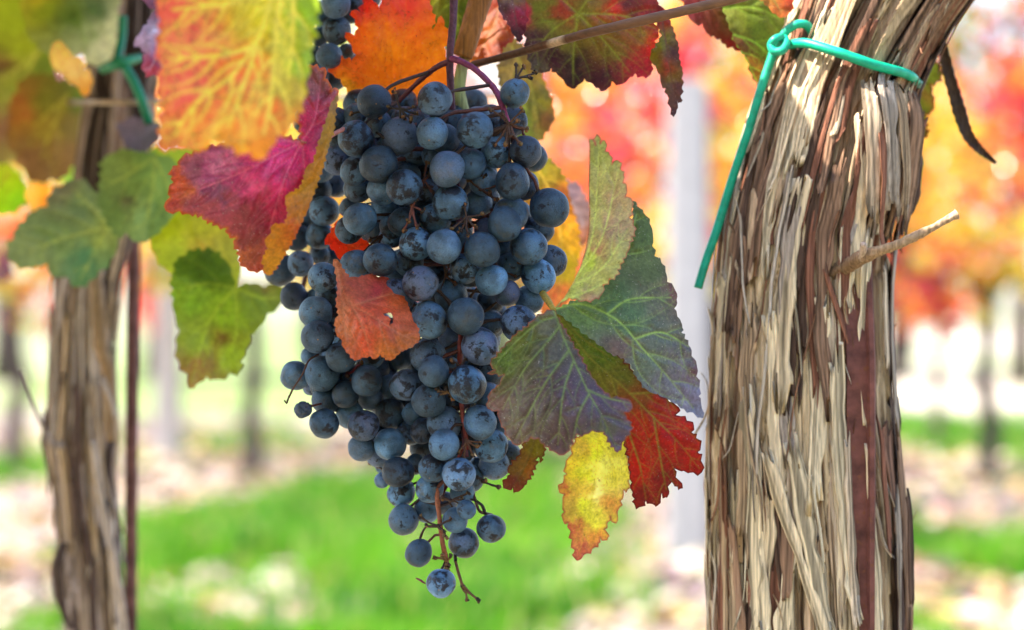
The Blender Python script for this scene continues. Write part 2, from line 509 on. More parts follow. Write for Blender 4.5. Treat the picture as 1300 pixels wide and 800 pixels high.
def grass():
    R = np.random.RandomState(5)
    n0 = 260000
    yy = R.uniform(5.2, 19, n0); xx = R.uniform(-.31, .31, n0) * yy
    keep = R.rand(n0) < lawn(xx, yy) * np.clip(9.0 / yy, .3, 1) * (.15 + smooth(.42, .58, fbm(xx * 3, yy * 3, seed=70)))
    xx, yy = xx[keep], yy[keep]
    n = len(xx)
    h = R.uniform(.05, .15, n) * (.6 + .8 * vn(xx * 2.5, yy * 2.5, seed=71)); a = R.rand(n) * 6.283
    dx, dy = .007 * np.cos(a), .007 * np.sin(a)
    lx, ly = R.normal(0, .05, n), R.normal(0, .05, n)
    z = np.zeros(n)
    V = np.stack([np.stack([xx - dx, yy - dy, z - .01], 1), np.stack([xx + dx, yy + dy, z - .01], 1), np.stack([xx + dx * .7 + lx * .4, yy + dy * .7 + ly * .4, h * .6], 1),
                  np.stack([xx - dx * .7 + lx * .4, yy - dy * .7 + ly * .4, h * .6], 1), np.stack([xx + lx, yy + ly, h], 1)], 1).reshape(-1, 3)
    k = np.arange(n)[:, None] * 5
    F = np.concatenate([k + np.array([[0, 1, 2]]), k + np.array([[0, 2, 3]]), k + np.array([[3, 2, 4]])])
    q = np.clip(R.rand(n) * .6 + .5 * vn(xx * 2, yy * 2, seed=72), 0, 1)
    C = np.stack([.015 + .125 * q ** 1.4, .09 + .29 * q ** 1.2, .004 + .02 * R.rand(n)], 1)
    dry = R.rand(n) < .08
    C[dry] = (.42, .38, .16)
    C = np.repeat(C, 5, axis=0)
    m, nt, out = new_mat('grass_blades')
    col = N(nt, 'ShaderNodeAttribute', attribute_name='Col').outputs[0]
    p = N(nt, 'ShaderNodeBsdfPrincipled'); nt.links.new(col, p.inputs[0]); p.inputs['Roughness'].default_value = 0.7; p.inputs['Specular IOR Level'].default_value = 0.2
    t = N(nt, 'ShaderNodeBsdfTranslucent'); nt.links.new(mixc(nt, 1.0, col, (1.7, 1.5, 1.0), 'MULTIPLY'), t.inputs[0])
    ms = N(nt, 'ShaderNodeMixShader', i_0=0.4)
    nt.links.new(p.outputs[0], ms.inputs[1]); nt.links.new(t.outputs[0], ms.inputs[2]); nt.links.new(ms.outputs[0], out.inputs[0])
    o = mesh_np('grass', V, F, m, cols=C, sm=False)
    tag(o, 'bright green grass growing between the vine rows', 'grass', kind='stuff')
    # fallen leaves, far too many to count
    V, F, C = [], [], []
    n = 0
    pal = [(0.42, 0.33, 0.27), (0.55, 0.46, 0.36), (0.36, 0.22, 0.20), (0.30, 0.20, 0.28), (0.60, 0.50, 0.20), (0.70, 0.64, 0.55), (0.22, 0.10, 0.08), (0.48, 0.30, 0.12), (.08, .05, .05), (.12, .08, .09), (.20, .17, .12), (.16, .24, .04)]
    for _ in range(6500):
        y = rnd.uniform(4.5, 17) if rnd.random() < 0.75 else rnd.uniform(4.5, 9)
        x = rnd.uniform(-0.33, 0.33) * y
        if float(lawn(np.array([x]), np.array([y]))[0]) > .3 and rnd.random() < .88: continue
        s = rnd.uniform(0.03, 0.075)
        nrm = Vector((rnd.gauss(0, .35), rnd.gauss(0, .35), 1)).normalized()
        q = nrm.to_track_quat('Z', 'Y')
        pts = [(0, 0, 0.2)]
        for k in range(10):
            t = k * 6.283 / 10
            rr = (1.0 if k % 2 == 0 else 0.66)
            pts.append((rr * math.cos(t), rr * math.sin(t), rnd.gauss(0, .15)))
        z0 = 0.03 + rnd.random() * 0.02
        for p_ in pts:
            v = q @ Vector(p_) * s
            V.append((x + v.x, y + v.y, z0 + v.z))
        F += [(n, n + 1 + k, n + 1 + (k + 1) % 10) for k in range(10)]
        c = rnd.choice(pal)
        C += [c] * 11
        n += 11
    o = mesh_np('fallen_leaves', V, np.array(F), M_litter, cols=C, sm=False)
    tag(o, 'fallen autumn leaves scattered over the bare soil', 'leaf litter', kind='stuff')


grass()

# ------------------------------------------------------------------ far vines
LOBED = []
for k in range(20):
    t = k * math.tau / 20
    r_ = [1.0, .86, .62, .84, .97, .84, .60, .78, .86, .7, .25, .7, .86, .78, .60, .84, .97, .84, .62, .86][k]
    LOBED.append((r_ * math.sin(t), r_ * math.cos(t)))


def leaf_cloud(V, F, C, n, c, s, nrm, col, spin, k=20):
    q = nrm.to_track_quat('Z', 'Y')
    cs, sn = math.cos(spin), math.sin(spin)
    pts = [(0, 0, 0)]
    step = 20 // k if k < 20 else 1
    for i in range(0, 20, step):
        x, y = LOBED[i]
        pts.append((x * cs - y * sn, x * sn + y * cs, -0.25 * (x * x) + 0.06 * math.sin(i * 2.3)))
    for p_ in pts:
        v = q @ Vector(p_) * s
        V.append((c[0] + v.x, c[1] + v.y, c[2] + v.z))
    m = len(pts) - 1
    F += [(n, n + 1 + i, n + 1 + (i + 1) % m) for i in range(m)]
    C += [col] * (m + 1)
    return n + m + 1


PAL = {'red': [(0.55, .04, .05), (0.62, .07, .06), (.45, .03, .09), (.66, .16, .05), (.30, .03, .06)],
       'orange': [(.70, .24, .03), (.72, .34, .04), (.66, .14, .03), (.75, .45, .07), (.36, .12, .05)],
       'yellow': [(.74, .55, .07), (.72, .45, .05), (.66, .62, .12), (.40, .45, .06)],
       'green': [(.16, .26, .03), (.24, .34, .05), (.10, .18, .04), (.45, .45, .06)],
       'purple': [(.22, .06, .12), (.32, .12, .22), (.16, .07, .08)]}


def vine_meshes(seed, weights, n_leaf=900, wid=0.6, z0=0.95, z1=2.3, dep=0.35):
    R = random.Random(seed)
    V, F, C = [], [], []
    n = 0
    keys = list(weights)
    for i in range(n_leaf):
        x, y = R.uniform(-wid, wid), R.gauss(0, dep * .5)
        z = z0 + (z1 - z0) * (R.random() ** 0.85) + 0.12 * math.sin(x * 9 + seed) - 0.05
        cl = float(vn(x * 3 + seed * 7, z * 3, seed=5))
        if float(vn(x * 4 + seed * 3, z * 4 + 9, y * 3, seed=8)) < 0.42: continue
        ki = int(min(len(keys) - 1, max(0, (cl - .25) * 2 * len(keys) + R.gauss(0, .7))))
        col = R.choice(PAL[keys[ki]])
        nrm = Vector((R.gauss(0, .6), R.gauss(-.5, .6), R.gauss(.5, .5))).normalized()
        n = leaf_cloud(V, F, C, n, (x, y, z), R.uniform(.04, .075), nrm, col, R.random() * 6.28, 10)
    me = mesh_np('foliage', V, np.array(F), M_bgleaf, cols=C, sm=False)
    mb = MB()
    pts = [(R.gauss(0, .015), R.gauss(0, .01), -.05 + k * (z0 + .2) / 6) for k in range(7)]
    mb.tube([Vector(p_) for p_ in spline(pts, 3)], [.07, .052, .045, .05], 9, (.07, .05, .05), bump=.22)
    for s in (-1, 1):
        pp = [pts[-2], (s * .12, 0, z0 + .14), (s * .45, .02, z0 + .2), (s * wid, 0, z0 + .18)]
        mb.tube([Vector(p_) for p_ in spline(pp, 3)], [.026, .012], 7, (.12, .085, .07), bump=.15)
    tr = mb.build('trunk', M_farbark)
    return me, tr


protos = {}
for key, wts, seed in (('red', ['red', 'orange', 'red', 'yellow'], 3), ('orange', ['red', 'orange', 'orange', 'green'], 4),
                       ('yellow', ['orange', 'yellow', 'green', 'yellow'], 6), ('pink', ['red', 'orange', 'purple', 'orange'], 9)):
    protos[key] = vine_meshes(seed, wts)
protos['unseen_row'] = vine_meshes(12, ['green', 'green', 'yellow'], 1800, .65, .55, 2.1, .4)
used = set()
WORDS = {'red': 'red and orange', 'orange': 'orange and yellow', 'yellow': 'yellow and green', 'pink': 'crimson and purple'}


def far_vine(x, y, key, label, s=1.0, sz=1.0):
    fo, tr = protos[key]
    root = empty('vine_plant', (x, y, 0), label, 'grapevine', 'grapevines in the blurred rows behind')
    for nm, o in (('foliage', fo), ('trunk', tr)):
        if (key, nm) in used:
            o = o.copy(); COL.objects.link(o)
        used.add((key, nm))
        o.parent = root
    root.scale = (s, s, sz)
    root.rotation_euler.z = rnd.choice((0, math.pi)) + rnd.gauss(0, .06)
    return root


def X(px, d): return (px - 650.0) / FPX * d


for px, d, key, lab in [
        (1255, 11.3, 'red', 'blurred red vine on a dark trunk at the far right edge'),
        (1190, 14.0, 'pink', 'blurred crimson vine with a thin trunk just right of the big near trunk'),
        (1030, 11.0, 'orange', 'blurred orange vine partly hidden behind the big near trunk'),
        (800, 11.2, 'pink', 'blurred crimson and orange vine left of the pale concrete post'),
        (905, 9.6, 'red', 'blurred red vine between the pale concrete post and the near trunk'),
        (640, 11.8, 'orange', 'blurred orange vine behind the grape bunch'),
        (480, 12.6, 'orange', 'blurred orange vine mostly hidden behind the left of the grape bunch'),
        (320, 11.5, 'yellow', 'blurred vine with a thin trunk seen below the hanging green leaf'),
        (222, 14.5, 'red', 'blurred far vine just right of the left trunk and its rusty rod'),
        (20, 11.5, 'red', 'blurred dark red vine at the far left edge'),
        (1130, 17.5, 'yellow', 'farthest yellow vine peeping out right of the near trunk'),
        (720, 16.5, 'red', 'farthest red vine seen above the folded leaf')]:
    far_vine(X(px, d), d, key, lab, 1.0 if d < 13 else .7, 1.05)


def tree(px, d, h, rad, key, label, zb=1.6, n_leaf=900, seed=1):
    R = random.Random(seed)
    x0 = X(px, d)
    root = empty('tree', (x0, d, 0), label, 'tree', 'autumn trees beyond the vineyard')
    V, F, C = [], [], []
    n = 0
    clumps = [(R.gauss(0, rad * .5), R.gauss(0, rad * .4), R.uniform(zb + .4, h - .6), R.uniform(.35, .7) * rad) for _ in range(22)]
    for i in range(n_leaf):
        cx, cy_, cz, cr = R.choice(clumps)
        v = Vector((R.gauss(0, 1), R.gauss(0, 1), R.gauss(0, 1))).normalized() * cr * R.random() ** .4
        col = R.choice(PAL[key[(clumps.index((cx, cy_, cz, cr)) + (R.random() < .25)) % len(key)]])
        nrm = Vector((R.gauss(0, .7), R.gauss(-.4, .7), R.gauss(.4, .6))).normalized()
        n = leaf_cloud(V, F, C, n, (x0 + cx + v.x, d + cy_ + v.y, cz + v.z * .8), R.uniform(.09, .17), nrm, col, R.random() * 6.28, 10)
    o = mesh_np('foliage', V, np.array(F), M_bgleaf, root, cols=C, sm=False)
    mb = MB()
    mb.tube([Vector((x0 + R.gauss(0, .05), d, k * h * .12 - .1)) for k in range(7)], [.16, .12, .07], 10, (.08, .06, .055), bump=.15)
    for c in clumps[:9]:
        mb.tube([Vector((x0, d, h * .28)), Vector((x0 + c[0] * .5, d + c[1] * .5, (h * .3 + c[2]) / 2 + .2)), Vector((x0 + c[0], d + c[1], c[2]))], [.06, .02], 6, (.08, .06, .055), bump=.1)
    mb.build('trunk', M_farbark, root)


for k, (px, d, h, rad, key, lab) in enumerate([
        (1150, 30, 6.5, 2.0, ['red', 'orange', 'yellow'], 'far red and orange tree rising right of the big near trunk'),
        (1300, 27, 7.0, 2.0, ['green', 'purple', 'pink'.replace('pink', 'red')], 'far green and purple tree at the top right corner'),
        (960, 31, 6.5, 2.2, ['orange', 'red', 'yellow'], 'far orange and yellow tree behind the pale concrete post'),
        (780, 28, 6.0, 2.0, ['orange', 'green', 'purple'], 'far orange tree with green and purple patches above the folded leaf'),
        (620, 33, 7.0, 2.4, ['orange', 'purple', 'yellow'], 'far orange and purple tree mostly hidden behind the grapes'),
        (400, 30, 6.0, 2.2, ['green', 'yellow'], 'far green tree mostly hidden behind the magenta leaf'),
        (190, 31, 6.5, 2.2, ['red', 'purple', 'orange'], 'far dark red tree behind the left trunk'),
        (0, 28, 6.5, 2.2, ['purple', 'red', 'green'], 'far purple tree at the left edge')]):
    tree(px, d, h, rad, key, lab, seed=200 + k)
for k in range(6):
    # unseen neighbouring row behind the camera, added to dim light from the front
    far_vine(-3.1 + 1.25 * k, -2.1, 'unseen_row', 'unseen green vine added behind the photographer to dim front light, %s' % ['far left end', 'second from the left', 'left of the middle', 'right of the middle', 'second from the right', 'far right end'][k], 1.15, 1.0)


def post(px, d, wid, h, lab):
    x = X(px, d)
    bm = bmesh.new()
    bmesh.ops.create_cube(bm, size=1.0)
    for v in bm.verts:
        k = 0.86 if v.co.z > 0 else 1.0
        v.co = Vector((v.co.x * wid * k, v.co.y * wid * k, v.co.z * (h + .1) + (h - .1) / 2))
    bmesh.ops.bevel(bm, geom=list(bm.edges), offset=wid * .12, segments=2, affect='EDGES')
    V = [tuple(v.co + Vector((x, d, 0))) for v in bm.verts]
    bm.verts.index_update()
    F = [tuple(v.index for v in f.verts) for f in bm.faces]
    o = mesh_np('concrete_post', V, F, M_conc, cols=np.tile((.34, .33, .345), (len(V), 1)), sm=False, loc=(x, d, 0))
    bm.free()
    tag(o, lab, 'post', 'pale concrete trellis posts')


post(874, 7.6, .175, 1.85, 'pale concrete post standing just left of the big near trunk')
post(213, 13.0, .17, 1.7, 'far pale post beside the left trunk and rusty rod')

# ------------------------------------------------------------------ leaves
def seg_dist(P, A, B):
    """distance of points P (n,2) to segments A-B (m,2) -> (n,m), t (n,m)"""
    d = B - A
    L2 = (d ** 2).sum(1) + 1e-9
    AP = P[:, None, :] - A[None]
    t = np.clip((AP * d[None]).sum(2) / L2, 0, 1)
    q = AP - t[..., None] * d[None]
    return np.sqrt((q ** 2).sum(2)), t


def inside(P, poly):
    P = np.asarray(P, float)
    poly = np.asarray(poly, float)
    x1, y1 = poly[:, 0], poly[:, 1]
    x2, y2 = np.roll(x1, -1), np.roll(y1, -1)
    dy = np.where(y2 == y1, 1e-12, y2 - y1)
    out = np.zeros(len(P), bool)
    for i in range(0, len(P), 4000):
        x, y = P[i:i + 4000, 0][:, None], P[i:i + 4000, 1][:, None]
        c = ((y1 > y) != (y2 > y)) & (x < (x2 - x1) * (y - y1) / dy + x1)
        out[i:i + 4000] = (c.sum(1) % 2) == 1
    return out


def serrate(poly, amp0, period, R, smooth_n=0):
    amp0 = amp0 * 1.35; period = period * 1.25
    """densify an outline and add irregular saw teeth pointing outwards"""
    P = np.array(poly, float)
    area = 0.5 * np.sum(P[:, 0] * np.roll(P[:, 1], -1) - np.roll(P[:, 0], -1) * P[:, 1])
    sgn = 1 if area > 0 else -1
    out = []
    for i in range(len(P)):
        a, b = P[i], P[(i + 1) % len(P)]
        amp = amp0 if i >= smooth_n else 0.0
        L = np.linalg.norm(b - a)
        if L < 1e-6: continue
        t = (b - a) / L
        nrm = np.array([t[1], -t[0]]) * sgn
        k = max(1, int(round(L / period)))
        for j in range(k):
            p0 = a + (b - a) * (j / k)
            out.append(p0 + nrm * (0 if j == 0 else -amp * .35 * R.random()))
            if amp > 0:
                u = 0.35 + .4 * R.random()
                out.append(a + (b - a) * ((j + u * .55) / k) + nrm * amp * (.25 + .5 * R.random()))
                out.append(a + (b - a) * ((j + u) / k) + nrm * amp * (.25 + 1.25 * R.random()))
    return np.array(out)


def tps(ctrl):
    """thin plate spline through (x, y, value) controls"""
    c = np.array(ctrl, float)
    n = len(c)
    S = 100.0
    XY = c[:, :2] / S
    d = np.linalg.norm(XY[:, None] - XY[None], axis=2)
    K = np.where(d > 0, d * d * np.log(d + 1e-12), 0) + 0.02 * np.eye(n)
    Pm = np.hstack([np.ones((n, 1)), XY])
    A = np.zeros((n + 3, n + 3)); A[:n, :n] = K; A[:n, n:] = Pm; A[n:, :n] = Pm.T
    A += 1e-9 * np.eye(n + 3)
    sol = np.linalg.solve(A, np.concatenate([c[:, 2], np.zeros(3)]))

    def f(P):
        Q = np.asarray(P, float)[:, :2] / S
        dd = np.linalg.norm(Q[:, None] - XY[None], axis=2)
        U = np.where(dd > 0, dd * dd * np.log(dd + 1e-12), 0)
        return U @ sol[:n] + sol[n] + Q @ sol[n + 1:]
    return f


def grow_veins(poly, mains, R, sec_gap=17, sec_w=1.0, tert=True, curve=0.012, ang=48):
    """mains: list of polylines; returns segments (A, B, width)"""
    A, B, W = [], [], []

    def put(pl, w0, w1):
        for i in range(len(pl) - 1):
            t0 = i / (len(pl) - 1)
            A.append(pl[i]); B.append(pl[i + 1]); W.append(w0 + (w1 - w0) * t0)
    secs = []
    for mi, ml in enumerate(mains):
        pl = spline(ml, 5)[:, :2]
        put(pl, 2.6, 1.1)
        L = np.concatenate([[0], np.cumsum(np.linalg.norm(np.diff(pl, axis=0), axis=1))])
        s = sec_gap * 1.1; side = 1
        while s < L[-1] * .96:
            x = np.interp(s, L, pl[:, 0]); y = np.interp(s, L, pl[:, 1])
            i = min(len(pl) - 2, np.searchsorted(L, s) - 1)
            t = pl[i + 1] - pl[i]; th = math.atan2(t[1], t[0])
            for sd_ in ((side, -side) if R.random() < .22 else (side,)):
                a = th + sd_ * math.radians(ang + R.uniform(-11, 11))
                q = np.array([x, y]); pth = [q.copy()]
                lim = (L[-1] - s) * .75 + sec_gap * 1.6
                d = 0
                while d < lim:
                    a -= sd_ * curve * 4 + R.gauss(0, .025)
                    q = q + 4 * np.array([math.cos(a), math.sin(a)]); d += 4
                    if not inside(q[None], poly)[0]: break
                    # stop when running into another main vein
                    if d > 10 and mi >= 0:
                        hit = False
                        for mj, m2 in enumerate(mains):
                            if mj == mi: continue
                            m2 = np.array(m2, float)[:, :2]
                            dd, _ = seg_dist(q[None], m2[:-1], m2[1:])
                            if dd.min() < 5: hit = True
                        if hit: break
                    pth.append(q.copy())
                if len(pth) > 2:
                    put(pth, 1.5 * sec_w, .6 * sec_w); secs.append(pth)
            side = -side
            s += sec_gap * R.uniform(.75, 1.35)
    if tert:
        for pth in secs:
            for i in range(2, len(pth) - 1, 2):
                t = pth[i] - pth[i - 1]; th = math.atan2(t[1], t[0])
                for sd_ in (-1, 1):
                    a = th + sd_ * math.radians(72 + R.uniform(-14, 14)); q = pth[i].copy(); tp = [q.copy()]
                    for _ in range(R.randint(2, 4)):
                        a += R.gauss(0, .25)
                        q = q + 3.4 * np.array([math.cos(a), math.sin(a)])
                        if not inside(q[None], poly)[0]: break
                        tp.append(q.copy())
                    if len(tp) > 1: put(tp, .55, .4)
    return np.array(A), np.array(B), np.array(W)


def blade(name, parent, outline, mains, ctrl, seeds, vein_col, mat, spacing=1.7, teeth=(2.2, 9.0), seed=1, relief=0.45,
          vein_amt=0.85, warp=10, wave=1.0, holes=None, edge_col=None, edge_w=5, flip=False, sec_gap=17, ccpow=3.0, vw=1.0, sec_amt=.75, smooth_n=0, gain=0.85, xf=None, loc=None):
    """A leaf blade as a dense sheet: outline px, mains = vein polylines, ctrl = (px,py,depth m) thin plate,
    seeds = (px,py,(srgb)) pigment zones, vein_col srgb. xf maps (px,py,extra) to world; default is at()."""
    R = random.Random(seed)
    poly = serrate(outline, teeth[0], teeth[1], R, smooth_n)
    x0, y0 = poly.min(0); x1, y1 = poly.max(0)
    gx = np.arange(x0, x1, spacing); gy = np.arange(y0, y1, spacing * .87)
    GX, GY = np.meshgrid(gx, gy)
    GX = GX + (np.arange(len(gy)) % 2)[:, None] * spacing * .5
    P = np.stack([GX.ravel(), GY.ravel()], 1)
    rr = np.random.RandomState(seed)
    P += rr.uniform(-.12, .12, P.shape) * spacing
    P = P[inside(P, poly)]
    # keep clear of the border
    E0, E1 = poly, np.roll(poly, -1, 0)
    keep = np.ones(len(P), bool); ed = np.zeros(len(P))
    for i in range(0, len(P), 4000):
        dd, _ = seg_dist(P[i:i + 4000], E0, E1); ed[i:i + 4000] = dd.min(1)
    keep = ed > spacing * .45
    P = P[keep]
    # border densify
    Bd = []
    for a, b in zip(poly, np.roll(poly, -1, 0)):
        L = np.linalg.norm(b - a); k = max(1, int(L / (spacing * 1.1)))
        for j in range(k): Bd.append(a + (b - a) * j / k)
    Bd = np.array(Bd)
    nb = len(Bd)
    allp = [Vector(p) for p in Bd] + [Vector(p) for p in P]
    cons = [(i, (i + 1) % nb) for i in range(nb)]
    res = delaunay_2d_cdt(allp, cons, [], 1, 1e-5)
    V2 = np.array([tuple(v) for v in res[0]])
    F = np.array([f for f in res[2] if len(f) == 3])
    cen = V2[F].mean(1)
    F = F[inside(cen, poly)]
    if holes:
        for h in holes:
            F = F[~inside(V2[F].mean(1), np.array(h, float))]
    A, B, W = grow_veins(poly, mains, R, sec_gap)
    n = len(V2)
    vein = np.zeros(n); vd = np.full(n, 99.0); edd = np.zeros(n); vmain = np.zeros(n)
    for i in range(0, n, 2500):
        dd, _ = seg_dist(V2[i:i + 2500], A, B)
        vein[i:i + 2500] = (np.exp(-(dd / ((W[None] * 0.5 + .32) * vw)) ** 2) * np.where(W[None] > 1.52, 1.0, sec_amt * np.clip(W[None] / 1.9, .13, 1))).max(1)
        big = W > .58
        vd[i:i + 2500] = dd[:, big].min(1) if big.any() else 99
        vmain[i:i + 2500] = np.exp(-(dd[:, W > 1.05] / 2.2) ** 2).max(1) if (W > 1.05).any() else 0
        dd, _ = seg_dist(V2[i:i + 2500], E0, E1); edd[i:i + 2500] = dd.min(1)
    x, y = V2[:, 0], V2[:, 1]
    # pigment
    wx = x + warp * 2 * (fbm(x / 22, y / 22, seed=seed) - .5) + warp * .8 * (fbm(x / 6, y / 6, seed=seed + 3) - .5)
    wy = y + warp * 2 * (fbm(x / 22, y / 22, seed=seed + 9) - .5) + warp * .8 * (fbm(x / 6, y / 6, seed=seed + 5) - .5)
    num = np.zeros((n, 3)); den = np.zeros(n)
    for sd_ in seeds:
        sx, sy, c = sd_[:3]
        wt = (sd_[3] if len(sd_) > 3 else 1.0) / (((wx - sx) ** 2 + (wy - sy) ** 2) / 400 + .15) ** (ccpow / 2)
        num += wt[:, None] * np.array(lin(c)); den += wt
    col = num / den[:, None]
    col *= (0.82 + .36 * fbm(x / 9, y / 9, seed=seed + 21))[:, None]
    if edge_col is not None:
        e = smooth(edge_w * (0.6 + 1.2 * fbm(x / 8, y / 8, seed=seed + 31)), 0, edd)
        col = col * (1 - e[:, None]) + np.array(lin(edge_col)) * e[:, None]
    vc = np.array(lin(vein_col))
    va = np.clip(vein * vein_amt, 0, 1)[:, None]
    col = col * (1 - va) + vc * va
    col *= gain
    # relief: panels between the veins bulge, veins sunk, slow waves, ragged rim
    mmpx = 0.78 / FPX
    h = relief * .001 * (smooth(0, 7, vd) - .5) * (0.6 + .8 * fbm(x / 12, y / 12, seed=seed + 41)) - relief * .0004 * vmain
    h = h + wave * .0016 * (fbm(x / 38, y / 38, seed=seed + 51, octv=3) - .5) + wave * .0022 * smooth(16, 0, edd) * (fbm(x / 14, y / 14, seed=seed + 61, octv=2) - .5)
    d = tps(ctrl)(V2) if not callable(ctrl) else ctrl(V2)
    d = d - h
    if xf is None:
        V = np.stack([(x - 650) / FPX * d, d, CAM_H - (y - 400) / FPX * d], 1)
    else:
        V = xf(x, y, h)
    o = mesh_np(name, V, F if not flip else F[:, ::-1], mat, parent, col, True, loc)
    return o


def stalk(parent, pts, rad, col, name='petiole', mat=None, n=8):
    mb = MB()
    mb.tube(px_path(pts, 6), [r * pts[0][2] / FPX for r in rad], n, col, bump=.06)
    return mb.build(name, mat or M_stem, parent, loc=None)


def leaf(jpx, label, group=None):
    return empty('vine_leaf', at(*jpx), label, 'leaf', group)


C_ = lambda *a: tuple(a)

# F1: big blurred foreground leaf, red and yellow-green
L = leaf((352, -40, .635), 'big blurred leaf at the very front, salmon red with yellow veins and lime side')
blade('blade', L, [(352, -60), (402, -70), (408, -20), (402, 20), (398, 50), (392, 80), (388, 105), (384, 130), (372, 158), (352, 172), (342, 190), (330, 203), (318, 188), (308, 196), (296, 188), (283, 180), (268, 178), (250, 192), (238, 188), (226, 186), (214, 190), (202, 190), (204, 160), (208, 140), (200, 110), (206, 85), (198, 62), (204, 40), (200, 10), (205, -30), (240, -80), (300, -95)],
      [[(356, -50), (335, 30), (300, 90), (250, 130), (222, 170)], [(360, -45), (350, 60), (345, 120), (335, 170)], [(356, -50), (300, 0), (220, 12)], [(320, 60), (280, 70), (215, 75)], [(372, -40), (372, 40), (366, 100)], [(335, 30), (312, 100), (290, 160)]],
      [(205, -60, .648), (205, 100, .642), (215, 190, .630), (300, 0, .635), (300, 100, .632), (330, 200, .620), (395, 0, .648), (385, 120, .644)],
      [(235, 20, (225, 90, 78)), (240, 60, (228, 88, 88)), (240, 110, (228, 84, 84)), (250, 155, (225, 110, 55)), (300, 110, (215, 110, 55)), (320, 150, (225, 110, 30)), (330, 190, (230, 140, 20)), (285, 185, (225, 150, 40)),
       (360, 110, (170, 150, 40)), (365, 60, (165, 175, 20)), (330, 20, (200, 190, 20)), (385, 20, (140, 180, 20)), (385, 80, (140, 175, 30)), (345, 140, (220, 110, 30)), (310, -20, (190, 170, 30)), (320, 85, (235, 80, 20)), (215, 180, (215, 120, 60))],
      (238, 222, 80), M_leaf, spacing=2.6, teeth=(4, 14), seed=3, relief=.5, vein_amt=1.0, wave=2.0, gain=1.1, vw=2.4, sec_gap=24, sec_amt=1.2)

# F2: magenta leaf with an ochre rolled edge
L = leaf((383, 180, .742), 'crinkled magenta and purple leaf with an ochre rolled edge, under the big foreground leaf')
d2 = [(383, 180, .742), (400, 100, .752), (420, 120, .756), (408, 190, .748), (300, 215, .728), (215, 265, .742), (240, 200, .738), (300, 290, .736), (335, 345, .744), (370, 270, .738), (345, 230, .727), (380, 110, .748)]
blade('blade', L, [(383, 180), (378, 150), (382, 120), (386, 88), (398, 84), (414, 88), (413, 100), (419, 106), (420, 116), (428, 112), (429, 124), (423, 130), (425, 140), (420, 160), (411, 190), (402, 222), (390, 252), (378, 285), (366, 310), (352, 335), (342, 348), (333, 343), (322, 345), (312, 340), (304, 333), (303, 318), (297, 312), (300, 302), (290, 298), (288, 290), (276, 286), (262, 280), (256, 274), (240, 272), (228, 268), (214, 270), (208, 262), (216, 250), (214, 240), (220, 232), (216, 217), (226, 210), (230, 200), (243, 196), (262, 188), (285, 182), (320, 172), (352, 170)],
      [[(383, 180), (345, 200), (300, 222), (255, 240), (218, 258)], [(383, 180), (400, 150), (408, 95)], [(383, 180), (362, 225), (345, 280), (330, 340)], [(384, 181), (386, 215), (388, 245)], [(383, 180), (330, 178), (270, 186)]],
      d2,
      [(395, 100, (130, 75, 80)), (405, 130, (135, 75, 95)), (392, 140, (175, 35, 65)), (385, 160, (215, 30, 80)), (400, 175, (160, 50, 95)), (360, 195, (225, 45, 125)), (330, 210, (205, 50, 120)), (300, 225, (185, 55, 115)), (275, 240, (120, 55, 95)), (320, 230, (225, 80, 140)), (290, 205, (205, 120, 160), .6), (340, 280, (125, 35, 50)), (355, 215, (235, 70, 140)), (235, 245, (230, 130, 60), .5), (310, 320, (185, 100, 50), .6), (270, 215, (165, 70, 125)),
       (245, 215, (150, 80, 110)), (225, 235, (205, 85, 45)), (222, 260, (160, 60, 60)), (250, 255, (160, 65, 80)), (280, 260, (150, 55, 70)), (330, 250, (165, 35, 65)), (320, 300, (135, 55, 50)), (335, 325, (160, 75, 50)), (350, 270, (200, 40, 95)), (365, 235, (215, 45, 115)), (378, 225, (165, 25, 55)), (310, 270, (130, 45, 55)), (380, 205, (215, 50, 115))],
      (232, 120, 150), M_leaf_dusty, spacing=1.6, teeth=(2.6, 8), seed=5, warp=22, relief=1.1, vein_amt=.5, sec_amt=.5, wave=2.2, edge_col=(190, 90, 35), edge_w=4, sec_gap=20, gain=1.0)
blade('rolled_edge', L, [(429, 120), (426, 140), (424, 165), (416, 190), (409, 215), (400, 240), (390, 268), (378, 292), (368, 312), (356, 332), (342, 350), (336, 345), (333, 330), (340, 316), (336, 305), (344, 296), (346, 286), (362, 284), (366, 270), (362, 256), (366, 246), (380, 240), (386, 228), (388, 214), (398, 206), (404, 185), (410, 165), (416, 148), (420, 132)],
      [[(424, 150), (404, 220), (372, 290), (345, 340)]],
      [(429, 120, .752), (424, 165, .746), (400, 240, .740), (342, 350, .738), (333, 325, .730), (346, 290, .727), (366, 250, .729), (388, 214, .734), (410, 165, .741), (372, 295, .731)],
      [(424, 130, (150, 120, 60)), (418, 165, (165, 130, 30)), (398, 225, (185, 130, 25)), (375, 235, (200, 150, 30)), (380, 270, (180, 115, 20)), (355, 300, (205, 140, 30)), (345, 330, (200, 140, 30)), (365, 300, (190, 100, 20)), (375, 290, (200, 75, 25), .5)],
      (200, 150, 60), M_leaf, spacing=1.7, teeth=(1.5, 7), seed=6, relief=.5, vein_amt=.3, wave=1.0, gain=1.0)
stalk(L, [(383, 180, .741), (400, 183, .752), (418, 174, .765), (432, 166, .775), (450, 160, .788)], [1.6, 2.6, 3, 3.2], (.55, .20, .16))

